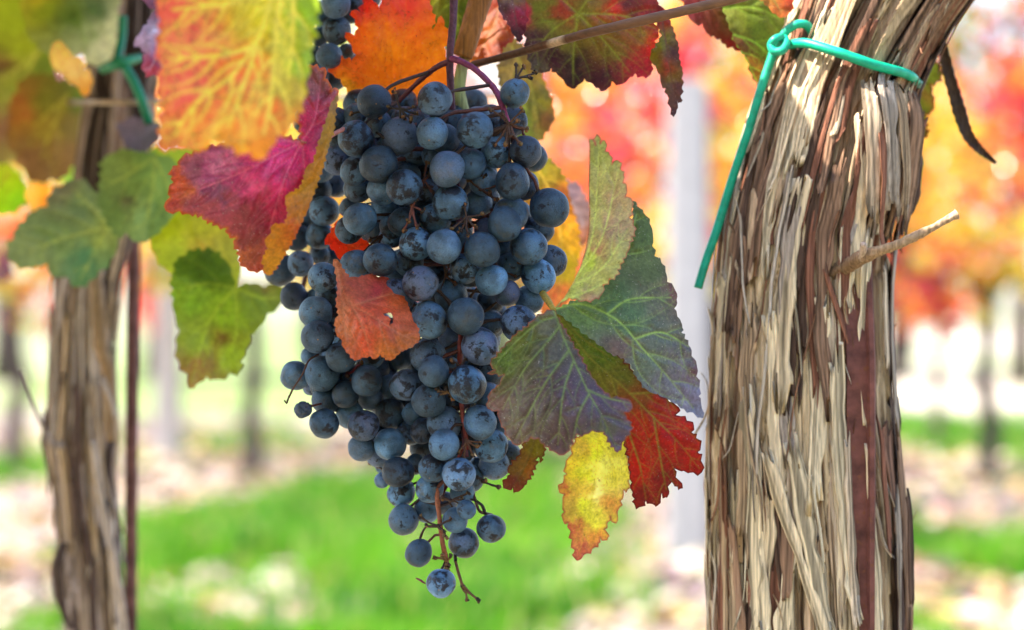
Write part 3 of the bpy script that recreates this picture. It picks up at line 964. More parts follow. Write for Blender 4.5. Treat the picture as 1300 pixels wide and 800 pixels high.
# F3: small pale leaf curling behind the foreground leaf
L = leaf((205, 20, .70), 'small pale mauve curled leaf with a silvery patch, top left beside the foreground leaf')
blade('blade', L, [(182, -20), (186, 5), (200, 12), (190, 22), (188, 30), (178, 42), (170, 56), (178, 60), (186, 66), (182, 78), (184, 92), (192, 96), (205, 90), (225, 95), (235, 60), (230, 20), (215, -20)],
      [[(225, 10), (200, 40), (175, 56)], [(225, 30), (205, 60), (190, 90)]],
      [(182, -20, .700), (200, 12, .703), (170, 56, .690), (192, 96, .698), (230, 40, .705), (200, 45, .693)],
      [(200, 40, (190, 190, 225)), (180, 55, (170, 150, 190)), (190, 90, (180, 50, 70)), (195, 78, (140, 60, 120)), (190, 10, (120, 60, 90)), (200, 60, (150, 120, 180))],
      (200, 170, 210), M_leaf_dusty, spacing=2.2, seed=8, teeth=(3, 9), gain=1.0)

# O1: orange leaf behind the top of the bunch
L = leaf((506, 118, .84), 'glowing orange leaf with red tips behind the top of the front grape bunch', )
blade('blade', L, [(410, 71), (428, 72), (447, 78), (452, 70), (446, 58), (439, 41), (450, 45), (455, 36), (446, 14), (458, 16), (463, -6), (474, 2), (482, 14), (486, -10), (500, -45), (525, -50), (540, -20), (546, 6), (552, 26), (549, 38), (560, 20), (564, 34), (571, 46), (564, 60), (568, 84), (575, 110), (590, 140), (600, 170), (596, 200), (600, 225), (585, 235), (560, 220), (540, 190), (520, 170), (500, 150), (480, 158), (462, 160), (445, 150), (440, 138), (450, 125), (440, 112), (432, 100), (422, 94), (416, 84)],
      [[(506, 118), (478, 72), (450, 30)], [(506, 118), (512, 60), (516, -10)], [(506, 118), (460, 95), (414, 76)], [(506, 118), (545, 75), (558, 34)], [(506, 118), (480, 140), (450, 148)], [(506, 118), (550, 160), (590, 220)]],
      [(410, 72, .835), (440, 20, .838), (520, -40, .85), (560, 30, .838), (506, 118, .845), (450, 150, .845), (600, 220, .85), (480, 60, .832)],
      [(415, 76, (225, 50, 20)), (450, 90, (225, 90, 20)), (445, 25, (225, 60, 20)), (465, 5, (215, 30, 25)), (480, 40, (240, 120, 20)), (500, 60, (240, 130, 15)), (490, 95, (235, 110, 15)), (515, 10, (230, 60, 40)), (530, 40, (240, 110, 20)), (555, 60, (235, 130, 20)), (450, 140, (220, 140, 20)), (440, 115, (225, 140, 20)), (500, 140, (235, 120, 20)), (590, 210, (240, 90, 20)), (560, 130, (240, 120, 20)), (512, -20, (220, 70, 70))],
      (205, 110, 30), M_leaf_glow, spacing=1.8, teeth=(2.5, 10), seed=11, relief=.4, vein_amt=.6, wave=2, gain=1.0)

# O2: orange leaf between the thick cane and the red-green leaf
L = leaf((640, 10, .86), 'orange and dark red leaf right of the thick brown shoot at the top')
blade('blade', L, [(590, 85), (600, 60), (612, 30), (620, 5), (635, -20), (655, -20), (655, 20), (648, 35), (652, 50), (645, 55), (638, 60), (636, 72), (625, 78), (610, 85)],
      [[(640, -10), (625, 35), (602, 78)]],
      [(590, 85, .86), (640, -10, .865), (650, 50, .855)],
      [(612, 65, (200, 80, 20)), (625, 45, (225, 120, 30)), (640, 20, (150, 35, 25)), (638, 58, (160, 30, 30)), (600, 75, (225, 120, 20)), (630, 5, (190, 60, 20))],
      (210, 130, 40), M_leaf_glow, spacing=2, seed=12, gain=.5)
# behind the bunch below: small orange sliver near the green shoot
L = leaf((600, 140, .87), 'orange leaf tip glowing behind the pale green shoot', )
blade('blade', L, [(588, 118), (598, 124), (604, 126), (611, 138), (608, 150), (612, 170), (606, 200), (590, 215), (580, 190), (576, 150)],
      [[(580, 190), (598, 160), (603, 130)]], [(588, 118, .868), (611, 150, .872), (590, 215, .872), (576, 150, .868)],
      [(600, 135, (240, 120, 20)), (600, 170, (235, 100, 20)), (590, 200, (235, 70, 20))], (230, 150, 40), M_leaf_glow, spacing=2.2, seed=13)

# G1: dark green leaf at the top between orange leaf and stems
L = leaf((575, -10, .845), 'dark green leaf at the top edge just left of the purple grape stalk')
blade('blade', L, [(530, -20), (534, 0), (538, 18), (542, 34), (550, 44), (560, 42), (566, 54), (572, 68), (580, 60), (585, 48), (595, 36), (604, 22), (615, -5), (618, -25)],
      [[(585, -18), (580, 15), (584, 44)], [(585, -18), (560, -5), (543, 20)]],
      [(538, -20, .855), (572, 68, .862), (618, -20, .855)],
      [(550, 10, (120, 120, 30)), (575, 15, (80, 100, 20)), (595, 20, (70, 90, 25)), (600, -10, (100, 110, 30))],
      (150, 160, 60), M_leaf, spacing=2, seed=14, gain=.9)

# R1: dark red and green leaf along the top
L = leaf((736, 18, .815), 'dark red and green blotched leaf hanging at the top centre behind the thin brown cane')
blade('blade', L, [(632, -40), (634, -10), (640, 10), (650, 22), (662, 30), (668, 48), (669, 66), (674, 80), (678, 90), (688, 93), (700, 86), (706, 92), (715, 101), (727, 113), (734, 108), (742, 100), (752, 106), (760, 112), (769, 115), (777, 103), (790, 107), (800, 98), (806, 93), (815, 97), (826, 95), (827, 82), (826, 74), (834, 66), (831, 52), (836, 42), (830, 30), (833, 10), (832, -40)],
      [[(734, 17), (705, -10), (680, -38)], [(734, 17), (700, 40), (672, 76)], [(734, 17), (728, 70), (728, 108)], [(734, 17), (770, 55), (800, 92)], [(734, 17), (790, 20), (832, 36)], [(734, 17), (760, -20), (775, -38)]],
      [(632, -40, .82), (640, 10, .825), (675, 85, .826), (728, 110, .83), (830, 90, .822), (832, -30, .815), (734, 17, .815), (790, 60, .812)],
      [(645, 10, (165, 40, 60)), (665, 20, (190, 50, 80)), (690, 10, (110, 120, 40)), (700, 30, (110, 120, 45)), (680, 60, (75, 45, 55)), (675, 80, (85, 75, 70)), (705, 75, (70, 30, 45)), (728, 100, (50, 25, 35)), (725, 75, (50, 30, 35)), (715, 12, (160, 45, 40)), (720, 50, (115, 110, 40)), (745, 10, (110, 105, 35)), (750, 45, (120, 100, 35)), (780, 15, (200, 40, 35)), (770, 40, (120, 90, 30)), (765, 100, (60, 20, 40)), (785, 90, (110, 20, 45)), (780, 70, (110, 100, 35)), (810, 75, (160, 40, 45)), (826, 60, (225, 25, 30)), (815, 88, (175, 15, 50)), (800, 10, (90, 30, 30)), (825, 15, (140, 30, 30)), (810, 45, (130, 90, 40)), (750, -20, (120, 100, 40)), (690, -25, (110, 90, 40))],
      (150, 160, 55), M_leaf, spacing=1.7, teeth=(2, 10), seed=15, relief=.6, vein_amt=.6, warp=14, gain=.85)
blade('curled_lobe', L, [(631, -30), (633, 8), (638, 20), (648, 34), (655, 48), (660, 54), (663, 45), (668, 30), (667, 5), (660, -30)],
      [[(645, -25), (652, 10), (659, 48)]], [(631, -30, .815), (660, 54, .818), (667, 0, .810), (645, 10, .807)],
      [(640, 10, (90, 55, 70)), (660, 20, (170, 40, 85)), (655, 45, (70, 50, 70)), (650, -10, (150, 120, 80))], (120, 80, 90), M_leaf_dusty, spacing=1.9, seed=16, gain=.85)

# R2: twisted narrow leaf hanging at (850, 80)
L = leaf((845, 20, .815), 'narrow twisted dark red leaf with a curled tip, right of the red-green one')
blade('blade', L, [(826, 70), (832, 60), (840, 45), (834, 30), (832, 5), (842, 10), (850, 25), (855, 40), (861, 58), (862, 75), (866, 90), (866, 110), (864, 122), (865, 130), (860, 128), (859, 140), (855, 149), (852, 138), (849, 125), (845, 112), (840, 108), (838, 95), (832, 84), (827, 78)],
      [[(840, 20), (848, 70), (857, 128)]], [(826, 70, .815), (840, 20, .818), (866, 100, .815), (855, 149, .806), (846, 80, .806)],
      [(834, 75, (110, 100, 20)), (842, 60, (110, 115, 25)), (855, 100, (120, 110, 40)), (848, 90, (160, 30, 35)), (858, 70, (65, 20, 30)), (862, 110, (85, 25, 30)), (846, 105, (90, 60, 50)), (856, 140, (70, 35, 35)), (840, 20, (130, 30, 30))],
      (100, 60, 40), M_leaf, spacing=1.5, teeth=(1.6, 8), seed=17, gain=.9)

# R3 and G3 near the top of the trunk
L = leaf((880, -20, .86), 'dark red leaf behind the thin cane near the top of the big trunk')
blade('blade', L, [(850, -40), (862, -8), (872, 15), (880, 28), (892, 30), (897, 42), (906, 45), (915, 50), (920, 56), (930, 60), (941, 65), (948, 50), (950, 0), (945, -40)],
      [[(880, -30), (905, 10), (935, 58)]], [(850, -40, .86), (941, 65, .862), (950, -20, .868), (900, 30, .855)],
      [(880, 10, (100, 25, 30)), (905, 30, (110, 40, 35)), (935, 55, (130, 20, 25)), (920, 20, (90, 70, 30)), (900, -10, (110, 50, 40))], (120, 70, 45), M_leaf, spacing=2, seed=18, gain=.9)
L = leaf((905, -10, .85), 'green leaf with a bright yellow-green vein, tucked against the top left of the big trunk')
blade('blade', L, [(890, -40), (908, 0), (918, 10), (925, 30), (935, 55), (945, 70), (955, 95), (966, 115), (975, 108), (985, 90), (1000, 75), (1012, 50), (1015, 10), (1010, -40)],
      [[(912, 0), (925, 45), (945, 72), (963, 108)], [(925, 42), (960, 55), (990, 85)], [(915, 10), (960, 10), (1000, 30)]],
      [(890, -40, .85), (966, 115, .852), (1012, 0, .86), (950, 40, .845)],
      [(930, 15, (115, 125, 35)), (960, 30, (105, 130, 35)), (985, 50, (120, 140, 40)), (960, 80, (120, 80, 30)), (1000, 20, (95, 110, 35)), (945, 60, (110, 60, 35))],
      (150, 190, 60), M_leaf, spacing=1.9, seed=19, vein_amt=1.0, gain=.9)
L = leaf((985, -5, .835), 'orange-brown scorched leaf edge at the top, left of the green wire knot')
blade('blade', L, [(945, -30), (962, -4), (975, 8), (985, 18), (995, 22), (1005, 14), (1008, -5), (1004, -30)], [[(970, -20), (992, 16)]],
      [(945, -30, .835), (990, 20, .832), (1006, -20, .838)], [(985, 10, (185, 100, 35)), (1000, 0, (180, 60, 30)), (970, -10, (160, 130, 40))], (150, 130, 60), M_leaf, spacing=2, seed=20, gain=.9)
L = leaf((1150, 90, .90), 'ragged yellow-green leaf sticking out behind the right side of the big trunk')
blade('blade', L, [(1130, 60), (1165, 85), (1180, 76), (1192, 82), (1196, 95), (1190, 104), (1182, 108), (1184, 120), (1186, 130), (1182, 142), (1176, 146), (1175, 156), (1178, 170), (1172, 176), (1168, 182), (1170, 196), (1168, 212), (1160, 200), (1152, 180), (1140, 160), (1130, 120)],
      [[(1140, 70), (1165, 110), (1165, 200)], [(1150, 82), (1188, 90)]], [(1130, 60, .905), (1194, 90, .895), (1168, 212, .90), (1135, 150, .905)],
      [(1180, 90, (125, 135, 35)), (1165, 130, (115, 130, 30)), (1175, 120, (150, 110, 40)), (1165, 180, (120, 110, 30)), (1168, 205, (150, 60, 40))], (160, 170, 70), M_leaf, spacing=1.8, teeth=(2.5, 7), seed=21, edge_col=(150, 60, 35), edge_w=3, gain=.9)

# RL: large leaf right of the bunch, three visible lobes and one folded over
J = (703, 393)
L = leaf((703, 393, .766), 'large leaf right of the grapes with purple-green, folded pale and dark red lobes')
blade('upright_lobe', L, [(703, 393), (730, 382), (752, 376), (775, 355), (790, 330), (800, 300), (804, 275), (803, 255), (809, 262), (817, 270), (825, 284), (829, 297), (828, 312), (831, 325), (840, 334), (845, 345), (847, 358), (857, 368), (859, 380), (856, 392), (860, 402), (866, 412), (865, 422), (874, 438), (878, 452), (885, 466), (884, 478), (888, 492), (887, 503), (891, 518), (893, 531), (880, 524), (868, 519), (850, 508), (835, 501), (820, 494), (808, 478), (800, 462), (792, 455), (775, 448), (745, 425), (715, 402)],
      [[(703, 393), (735, 386), (765, 396), (790, 412), (812, 438), (845, 475), (880, 518)], [(772, 398), (800, 380), (852, 378)], [(703, 393), (750, 360), (795, 320), (808, 272)], [(806, 430), (840, 422), (874, 440)]],
      [(703, 393, .768), (752, 376, .778), (805, 265, .800), (830, 320, .796), (858, 380, .790), (885, 470, .792), (893, 530, .798), (800, 460, .772), (820, 490, .778), (770, 400, .770), (745, 425, .764)],
      [(740, 395, (105, 135, 80)), (780, 380, (90, 120, 75)), (810, 300, (85, 105, 50)), (820, 340, (95, 110, 65)), (840, 380, (100, 105, 85)), (800, 410, (85, 115, 75)), (840, 430, (95, 105, 95)), (865, 460, (105, 100, 115)), (880, 500, (125, 120, 150)), (889, 525, (120, 125, 155)), (820, 460, (95, 110, 95)), (790, 440, (110, 85, 80)), (850, 500, (110, 110, 125)), (853, 370, (115, 70, 70)), (880, 470, (105, 70, 85))],
      (165, 200, 90), M_leaf_dusty, spacing=1.5, teeth=(2, 9), seed=31, relief=.7, vein_amt=.8, gain=.9, sec_gap=22)
blade('red_lobe', L, [(703, 393), (730, 412), (760, 436), (785, 452), (800, 468), (815, 488), (838, 503), (850, 510), (862, 517), (858, 527), (872, 534), (881, 540), (878, 549), (884, 556), (890, 566), (886, 574), (890, 585), (891, 600), (880, 600), (868, 598), (856, 595), (858, 606), (867, 620), (860, 618), (850, 608), (848, 618), (847, 632), (840, 626), (835, 642), (828, 640), (820, 636), (812, 644), (806, 642), (803, 625), (800, 600), (798, 580), (790, 550), (770, 520), (745, 480), (720, 440)],
      [[(703, 393), (745, 450), (790, 490), (830, 530), (860, 560), (888, 595)], [(775, 478), (795, 540), (812, 590), (820, 634)], [(800, 500), (840, 500), (858, 520)], [(703, 393), (740, 430), (790, 462)], [(830, 530), (838, 580), (846, 622)]],
      [(703, 393, .768), (800, 465, .775), (862, 517, .785), (890, 590, .782), (860, 610, .790), (808, 643, .792), (800, 560, .786), (740, 470, .780), (840, 560, .776)],
      [(740, 420, (90, 115, 40)), (770, 450, (85, 110, 35)), (790, 480, (90, 100, 35)), (815, 505, (110, 70, 30)), (840, 515, (150, 35, 25)), (870, 540, (170, 30, 25)), (850, 560, (165, 25, 20)), (880, 585, (160, 25, 20)), (820, 560, (165, 30, 20)), (812, 600, (185, 25, 15)), (815, 632, (120, 25, 20)), (845, 610, (120, 25, 25)), (800, 540, (165, 35, 20)), (790, 510, (140, 55, 25)), (720, 430, (95, 110, 35)), (760, 500, (100, 100, 30))],
      (130, 125, 45), M_leaf_glow, spacing=1.5, teeth=(2.4, 9), seed=32, relief=.7, vein_amt=.75, edge_col=(90, 20, 20), edge_w=2.5, gain=.9, sec_gap=16)
blade('front_lobe', L, [(703, 393), (690, 398), (678, 405), (670, 414), (655, 424), (640, 440), (630, 452), (622, 462), (628, 470), (618, 474), (640, 476), (634, 488), (622, 498), (620, 508), (619, 519), (632, 522), (634, 534), (640, 544), (646, 556), (656, 566), (664, 562), (674, 556), (684, 557), (690, 564), (702, 573), (716, 578), (724, 566), (732, 552), (742, 552), (752, 547), (766, 549), (774, 562), (784, 575), (790, 562), (800, 548), (802, 541), (796, 532), (793, 524), (803, 519), (801, 509), (790, 505), (776, 505), (768, 498), (758, 488), (746, 470), (735, 450), (720, 424)],
      [[(703, 393), (716, 430), (732, 465), (748, 500), (765, 530), (783, 570)], [(710, 415), (690, 440), (665, 470), (638, 520)], [(728, 458), (715, 500), (708, 565)], [(748, 500), (735, 525), (728, 556)], [(745, 495), (770, 505), (800, 512)], [(706, 402), (680, 412), (640, 450), (626, 470)], [(722, 445), (690, 490), (655, 556)]],
      [(703, 393, .766), (650, 430, .764), (620, 470, .768), (620, 515, .766), (655, 566, .757), (716, 578, .752), (784, 575, .748), (803, 515, .750), (760, 490, .756), (735, 450, .762), (700, 500, .746), (750, 520, .744)],
      [(690, 405, (105, 105, 80)), (665, 430, (95, 105, 45)), (640, 455, (80, 105, 30)), (630, 480, (95, 90, 50)), (625, 510, (120, 90, 85)), (660, 500, (90, 75, 75)), (700, 450, (88, 85, 75)), (700, 490, (85, 65, 72)), (730, 500, (92, 70, 85)), (680, 530, (82, 68, 70)), (715, 560, (85, 60, 70)), (750, 530, (90, 75, 90)), (785, 560, (95, 80, 105)), (795, 515, (105, 80, 95)), (765, 505, (90, 75, 95)), (655, 555, (100, 80, 70)), (715, 430, (92, 88, 78)), (740, 475, (88, 75, 85)), (770, 545, (85, 90, 85))],
      (130, 155, 80), M_leaf_dusty, spacing=1.4, teeth=(1.8, 8), seed=33, relief=.9, vein_amt=.75, wave=1.6, edge_col=(140, 75, 60), edge_w=2.0, gain=.95, sec_gap=17)
blade('folded_lobe', L, [(703, 392), (716, 378), (728, 358), (737, 338), (743, 318), (747, 295), (748, 265), (747, 235), (748, 205), (748, 182), (752, 176), (756, 184), (758, 170), (762, 182), (768, 178), (769, 192), (774, 196), (777, 208), (785, 203), (788, 215), (792, 222), (791, 232), (796, 238), (794, 250), (802, 252), (802, 266), (799, 276), (804, 286), (806, 294), (800, 308), (796, 322), (788, 336), (782, 350), (774, 354), (766, 362), (764, 374), (756, 379), (744, 382), (732, 380), (722, 378), (712, 385)],
      [[(703, 392), (735, 345), (752, 300), (758, 240), (760, 180)], [(735, 346), (765, 300), (785, 215)], [(722, 366), (765, 340), (798, 290)], [(712, 382), (745, 370), (768, 358)]],
      [(703, 392, .767), (737, 338, .772), (748, 265, .786), (748, 180, .796), (785, 205, .786), (804, 285, .774), (795, 325, .766), (758, 378, .758), (722, 379, .762), (768, 300, .768)],
      [(755, 200, (130, 135, 70)), (765, 220, (140, 140, 80)), (755, 260, (140, 140, 75)), (780, 250, (150, 125, 90)), (775, 290, (140, 105, 85)), (755, 320, (135, 85, 75)), (795, 290, (155, 130, 95)), (785, 330, (150, 150, 90)), (760, 355, (160, 160, 90)), (740, 350, (150, 160, 70)), (745, 372, (150, 115, 100)), (728, 370, (150, 160, 80)), (765, 340, (145, 140, 80)), (760, 285, (150, 150, 85)), (745, 335, (145, 165, 50))],
      (170, 180, 95), M_leaf, spacing=1.4, teeth=(2.2, 8), seed=34, relief=.7, vein_amt=.8, warp=16, edge_col=(140, 80, 60), edge_w=2, gain=1.6, sec_gap=18, smooth_n=9)
stalk(L, [(703, 394, .767), (697, 384, .772), (690, 374, .785), (684, 360, .80), (680, 345, .812)], [3.5, 4.6, 5.2, 5.0], (.42, .30, .05))

# yellow leaf and small tatter below
L = leaf((775, 520, .80), 'yellow leaf with brown-red blotched rim hanging below the purple-green lobe')
blade('blade', L, [(735, 540), (738, 553), (730, 560), (726, 576), (718, 590), (719, 602), (709, 622), (716, 628), (714, 640), (716, 650), (715, 662), (721, 664), (726, 685), (732, 712), (742, 704), (752, 697), (760, 690), (762, 682), (771, 686), (768, 672), (775, 656), (782, 665), (784, 650), (788, 636), (792, 622), (797, 622), (799, 600), (796, 580), (797, 560), (785, 540), (760, 530)],
      [[(762, 535), (758, 580), (752, 630), (736, 700)], [(760, 560), (778, 590), (784, 640)], [(757, 590), (735, 610), (718, 625)], [(762, 535), (785, 560), (796, 600)]],
      [(735, 540, .80), (709, 622, .796), (732, 712, .802), (799, 600, .808), (770, 680, .806), (760, 600, .792)],
      [(755, 570, (195, 205, 30)), (770, 590, (225, 225, 100)), (745, 600, (185, 190, 30)), (760, 620, (235, 235, 140)), (735, 590, (190, 165, 40)), (722, 610, (165, 70, 45)), (722, 640, (160, 130, 50)), (740, 640, (190, 195, 40)), (725, 665, (160, 60, 50)), (735, 700, (155, 70, 55)), (755, 660, (195, 190, 50)), (760, 685, (190, 120, 50)), (785, 600, (185, 175, 40)), (790, 570, (165, 160, 35)), (780, 640, (180, 120, 50)), (738, 565, (180, 150, 50)), (748, 620, (200, 160, 40))],  # palest lemon zones put sunlit patches into the leaf colour
      (170, 160, 30), M_leaf_glow, spacing=1.5, teeth=(2.5, 9), seed=35, vein_amt=.55, warp=16, edge_col=(135, 60, 45), edge_w=2.5, gain=1.25)
L = leaf((690, 545, .80), 'small olive and brown tattered leaf hanging between the grapes and the yellow leaf')
blade('blade', L, [(680, 530), (692, 560), (691, 574), (686, 588), (684, 580), (680, 592), (674, 604), (666, 616), (658, 625), (651, 619), (645, 622), (638, 612), (648, 602), (644, 596), (655, 584), (664, 568), (668, 545)],
      [[(684, 540), (672, 580), (652, 618)]], [(680, 530, .80), (690, 575, .80), (640, 612, .795), (660, 570, .803)],
      [(680, 570, (120, 110, 25)), (665, 595, (130, 100, 30)), (650, 612, (120, 50, 30)), (675, 595, (150, 80, 25)), (655, 595, (125, 90, 35))], (110, 90, 35), M_leaf, spacing=1.5, teeth=(2.6, 7), seed=36, edge_col=(110, 35, 25), edge_w=2.5, gain=.9)

# olive leaves right behind the bunch
L = leaf((690, 60, .875), 'blurred olive green leaf with a rusty edge behind the top right of the bunch')
blade('blade', L, [(640, 40), (665, 60), (678, 82), (688, 100), (697, 122), (703, 145), (700, 158), (692, 168), (684, 178), (672, 180), (650, 176), (640, 140), (632, 90)],
      [[(650, 60), (675, 110), (685, 170)]], [(640, 40, .875), (703, 145, .885), (684, 178, .88), (635, 120, .87)],
      [(670, 90, (120, 95, 40)), (685, 130, (120, 115, 35)), (695, 150, (115, 75, 35)), (660, 150, (90, 120, 35)), (650, 100, (115, 100, 50))], (130, 130, 50), M_leaf, spacing=2.4, seed=37, gain=.95)
L = leaf((690, 190, .89), 'olive and orange leaf, out of focus behind the right side of the bunch')
blade('blade', L, [(660, 190), (680, 192), (695, 200), (708, 212), (718, 228), (722, 248), (728, 270), (734, 290), (736, 320), (730, 350), (722, 380), (705, 400), (690, 400), (680, 370), (670, 300)],
      [[(675, 200), (705, 260), (715, 340), (705, 395)]], [(660, 190, .885), (722, 240, .90), (735, 310, .90), (700, 400, .885), (670, 300, .885)],
      [(690, 210, (120, 115, 30)), (705, 225, (120, 105, 30)), (712, 250, (150, 80, 30)), (715, 300, (200, 150, 30)), (705, 290, (205, 110, 40)), (715, 340, (190, 165, 30)), (700, 370, (210, 100, 60)), (690, 330, (200, 150, 30))], (190, 160, 60), M_leaf_glow, spacing=2.4, seed=38, gain=.9)
L = leaf((735, 240, .93), 'greyish mauve dry leaf edge, out of focus behind the folded lobe')
blade('blade', L, [(700, 225), (715, 228), (735, 235), (748, 262), (752, 290), (742, 310), (728, 300), (718, 270), (705, 250)], [[(705, 230), (735, 270), (742, 300)]],
      [(700, 225, .93), (750, 290, .94), (742, 250, .93)], [(720, 245, (170, 140, 160)), (735, 275, (190, 150, 150)), (742, 295, (200, 120, 80))], (190, 170, 180), M_leaf_dusty, spacing=2.6, seed=39)

# S1: salmon leaf lying over the left of the bunch
L = leaf((430, 334, .772), 'dry salmon pink leaf with a small curled hole, lying among the grapes left of centre')
blade('blade', L, [(423, 330), (428, 329), (434, 340), (443, 352), (455, 352), (470, 348), (480, 352), (492, 352), (500, 362), (510, 372), (518, 388), (523, 402), (530, 415), (533, 430), (528, 436), (519, 442), (514, 444), (509, 446), (503, 452), (496, 458), (488, 454), (483, 450), (476, 456), (470, 452), (460, 454), (450, 458), (444, 450), (438, 444), (434, 432), (427, 424), (425, 408), (430, 400), (427, 385), (429, 368), (427, 350)],
      [[(427, 333), (440, 380), (470, 400), (510, 425), (528, 432)], [(432, 360), (436, 400), (440, 440)], [(445, 385), (462, 420), (470, 450)], [(450, 388), (490, 375), (505, 372)], [(480, 405), (488, 430), (496, 454)]],
      [(425, 332, .774), (440, 380, .763), (428, 420, .764), (450, 458, .760), (496, 458, .758), (533, 430, .764), (515, 385, .774), (480, 352, .780), (480, 410, .752)],
      [(430, 345, (205, 130, 90)), (435, 365, (190, 105, 85)), (432, 400, (210, 130, 90)), (445, 360, (165, 75, 70)), (460, 365, (190, 95, 80)), (475, 370, (175, 60, 75)), (440, 420, (205, 120, 70)), (455, 420, (220, 95, 60)), (470, 400, (215, 100, 75)), (465, 435, (225, 80, 50)), (485, 400, (215, 90, 55)), (485, 440, (200, 110, 50)), (500, 420, (190, 95, 75)), (515, 430, (190, 110, 60)), (495, 445, (200, 120, 50)), (500, 385, (205, 95, 50)), (445, 448, (210, 100, 60)), (520, 405, (200, 100, 70))],
      (215, 140, 105), M_leaf, spacing=1.3, teeth=(1.2, 7), seed=41, relief=.9, vein_amt=.55, wave=1.6, gain=.95, sec_gap=15,
      holes=[[(486, 398), (496, 397), (499, 402), (499, 410), (494, 413), (496, 406), (494, 402), (488, 401)]])
L = leaf((430, 300, .81), 'bright scarlet leaf scrap glowing between the grapes above the salmon leaf')
blade('blade', L, [(412, 305), (420, 295), (428, 280), (440, 290), (462, 305), (476, 315), (470, 335), (445, 330), (432, 330), (424, 318)], [[(425, 300), (465, 322)]],
      [(412, 305, .812), (476, 320, .815), (432, 330, .81)], [(425, 305, (225, 40, 20)), (450, 315, (230, 60, 20)), (430, 290, (230, 80, 30))], (235, 90, 40), M_leaf_glow, spacing=1.8, seed=42)

# blurred leaves on the left, farther back along the row
L = leaf((90, 290, 1.02), 'blurred dull green leaf pointing left, hanging in front of the left trunk')
blade('blade', L, [(135, 285), (128, 262), (118, 240), (100, 228), (80, 235), (65, 245), (60, 262), (40, 270), (22, 290), (10, 315), (14, 332), (35, 340), (60, 335), (66, 350), (85, 352), (100, 364), (112, 358), (125, 345), (140, 330), (150, 312), (146, 295)],
      [[(138, 288), (90, 300), (25, 322)], [(138, 288), (115, 262), (90, 238)], [(138, 288), (120, 320), (102, 355)]],
      [(135, 285, 1.01), (10, 320, 1.04), (100, 360, 1.0), (90, 235, 1.03)],
      [(60, 300, (85, 105, 50)), (100, 260, (80, 100, 60)), (110, 330, (60, 100, 65)), (40, 320, (100, 115, 65)), (130, 300, (110, 125, 60)), (80, 245, (90, 85, 60))], (140, 150, 70), M_leaf_glow, spacing=3, teeth=(3, 13), seed=51, gain=1.2)
L = leaf((170, 230, 1.0), 'blurred grey-green leaf beside the first blurred leaf, left of the magenta one')
blade('blade', L, [(128, 230), (130, 205), (150, 192), (175, 190), (200, 198), (222, 205), (230, 235), (225, 260), (215, 280), (195, 300), (175, 308), (160, 295), (150, 300), (135, 280), (125, 255)],
      [[(196, 200), (194, 240), (180, 300)], [(196, 200), (165, 220), (130, 240)], [(196, 200), (215, 240), (212, 275)]],
      [(128, 230, 1.0), (225, 230, .98), (175, 305, .97), (165, 195, 1.02)],
      [(150, 210, (105, 125, 65)), (170, 240, (95, 120, 60)), (200, 230, (110, 140, 75)), (190, 280, (110, 140, 90)), (145, 270, (90, 115, 60)), (160, 258, (70, 50, 50), .3)], (150, 165, 80), M_leaf_glow, spacing=3, teeth=(3, 13), seed=52, gain=1.2)
L = leaf((300, 365, .94), 'large bright green hanging leaf with brown spots, blurred, left of the grapes')
blade('blade', L, [(296, 368), (285, 372), (262, 362), (240, 350), (215, 345), (198, 325), (190, 300), (195, 275), (215, 262), (245, 262), (270, 270), (295, 275), (300, 300), (306, 345)],
      [[(299, 365), (260, 320), (215, 280)], [(299, 365), (280, 310), (270, 275)]], [(190, 300, .97), (300, 365, .945), (270, 265, .98), (240, 350, .95)],
      [(215, 285, (150, 165, 20)), (250, 290, (145, 150, 25)), (225, 325, (140, 160, 40)), (270, 320, (130, 140, 50)), (285, 350, (135, 150, 40)), (262, 315, (170, 120, 40), .4)], (170, 170, 50), M_leaf_glow, spacing=3, teeth=(3, 14), seed=53, gain=1.15)
blade('lower_lobe', L, [(299, 365), (318, 360), (335, 365), (350, 360), (359, 372), (355, 388), (340, 398), (330, 415), (318, 425), (312, 445), (305, 460), (306, 470), (292, 474), (280, 482), (262, 478), (250, 488), (240, 494), (238, 475), (228, 462), (224, 440), (228, 420), (222, 400), (220, 380), (218, 355), (225, 330), (245, 318), (270, 318), (290, 335)],
      [[(299, 365), (270, 400), (255, 440), (243, 485)], [(299, 365), (300, 420), (285, 475)], [(299, 365), (330, 378), (355, 378)], [(299, 365), (260, 360), (225, 370)]],
      [(299, 365, .94), (355, 375, .95), (243, 490, .935), (225, 350, .95), (300, 460, .925)],
      [(260, 345, (75, 105, 25)), (250, 380, (95, 130, 25)), (290, 400, (110, 140, 25)), (330, 380, (90, 115, 30)), (250, 430, (110, 130, 35)), (290, 450, (120, 145, 30)), (245, 480, (125, 100, 45)), (281, 434, (90, 50, 20), .7), (265, 462, (105, 70, 35), .4), (250, 465, (115, 65, 35), .5), (335, 370, (100, 80, 35), .4)], (135, 155, 40), M_leaf_glow, spacing=2.8, teeth=(3, 12), seed=54, gain=1.15)
L = leaf((180, 170, 1.03), 'small blurred grey-purple leaf hanging against the dark top of the left trunk')
blade('blade', L, [(148, 158), (165, 150), (185, 152), (205, 158), (204, 172), (195, 184), (180, 193), (165, 188), (156, 176)], [[(200, 158), (170, 180)]],
      [(148, 158, 1.03), (205, 158, 1.02), (180, 193, 1.0)], [(165, 165, (130, 115, 135)), (190, 175, (115, 105, 115))], (150, 140, 150), M_leaf_dusty, spacing=3, seed=55)
L = leaf((110, 40, 1.05), 'blurred green leaf with a cream-white edge at the top left')
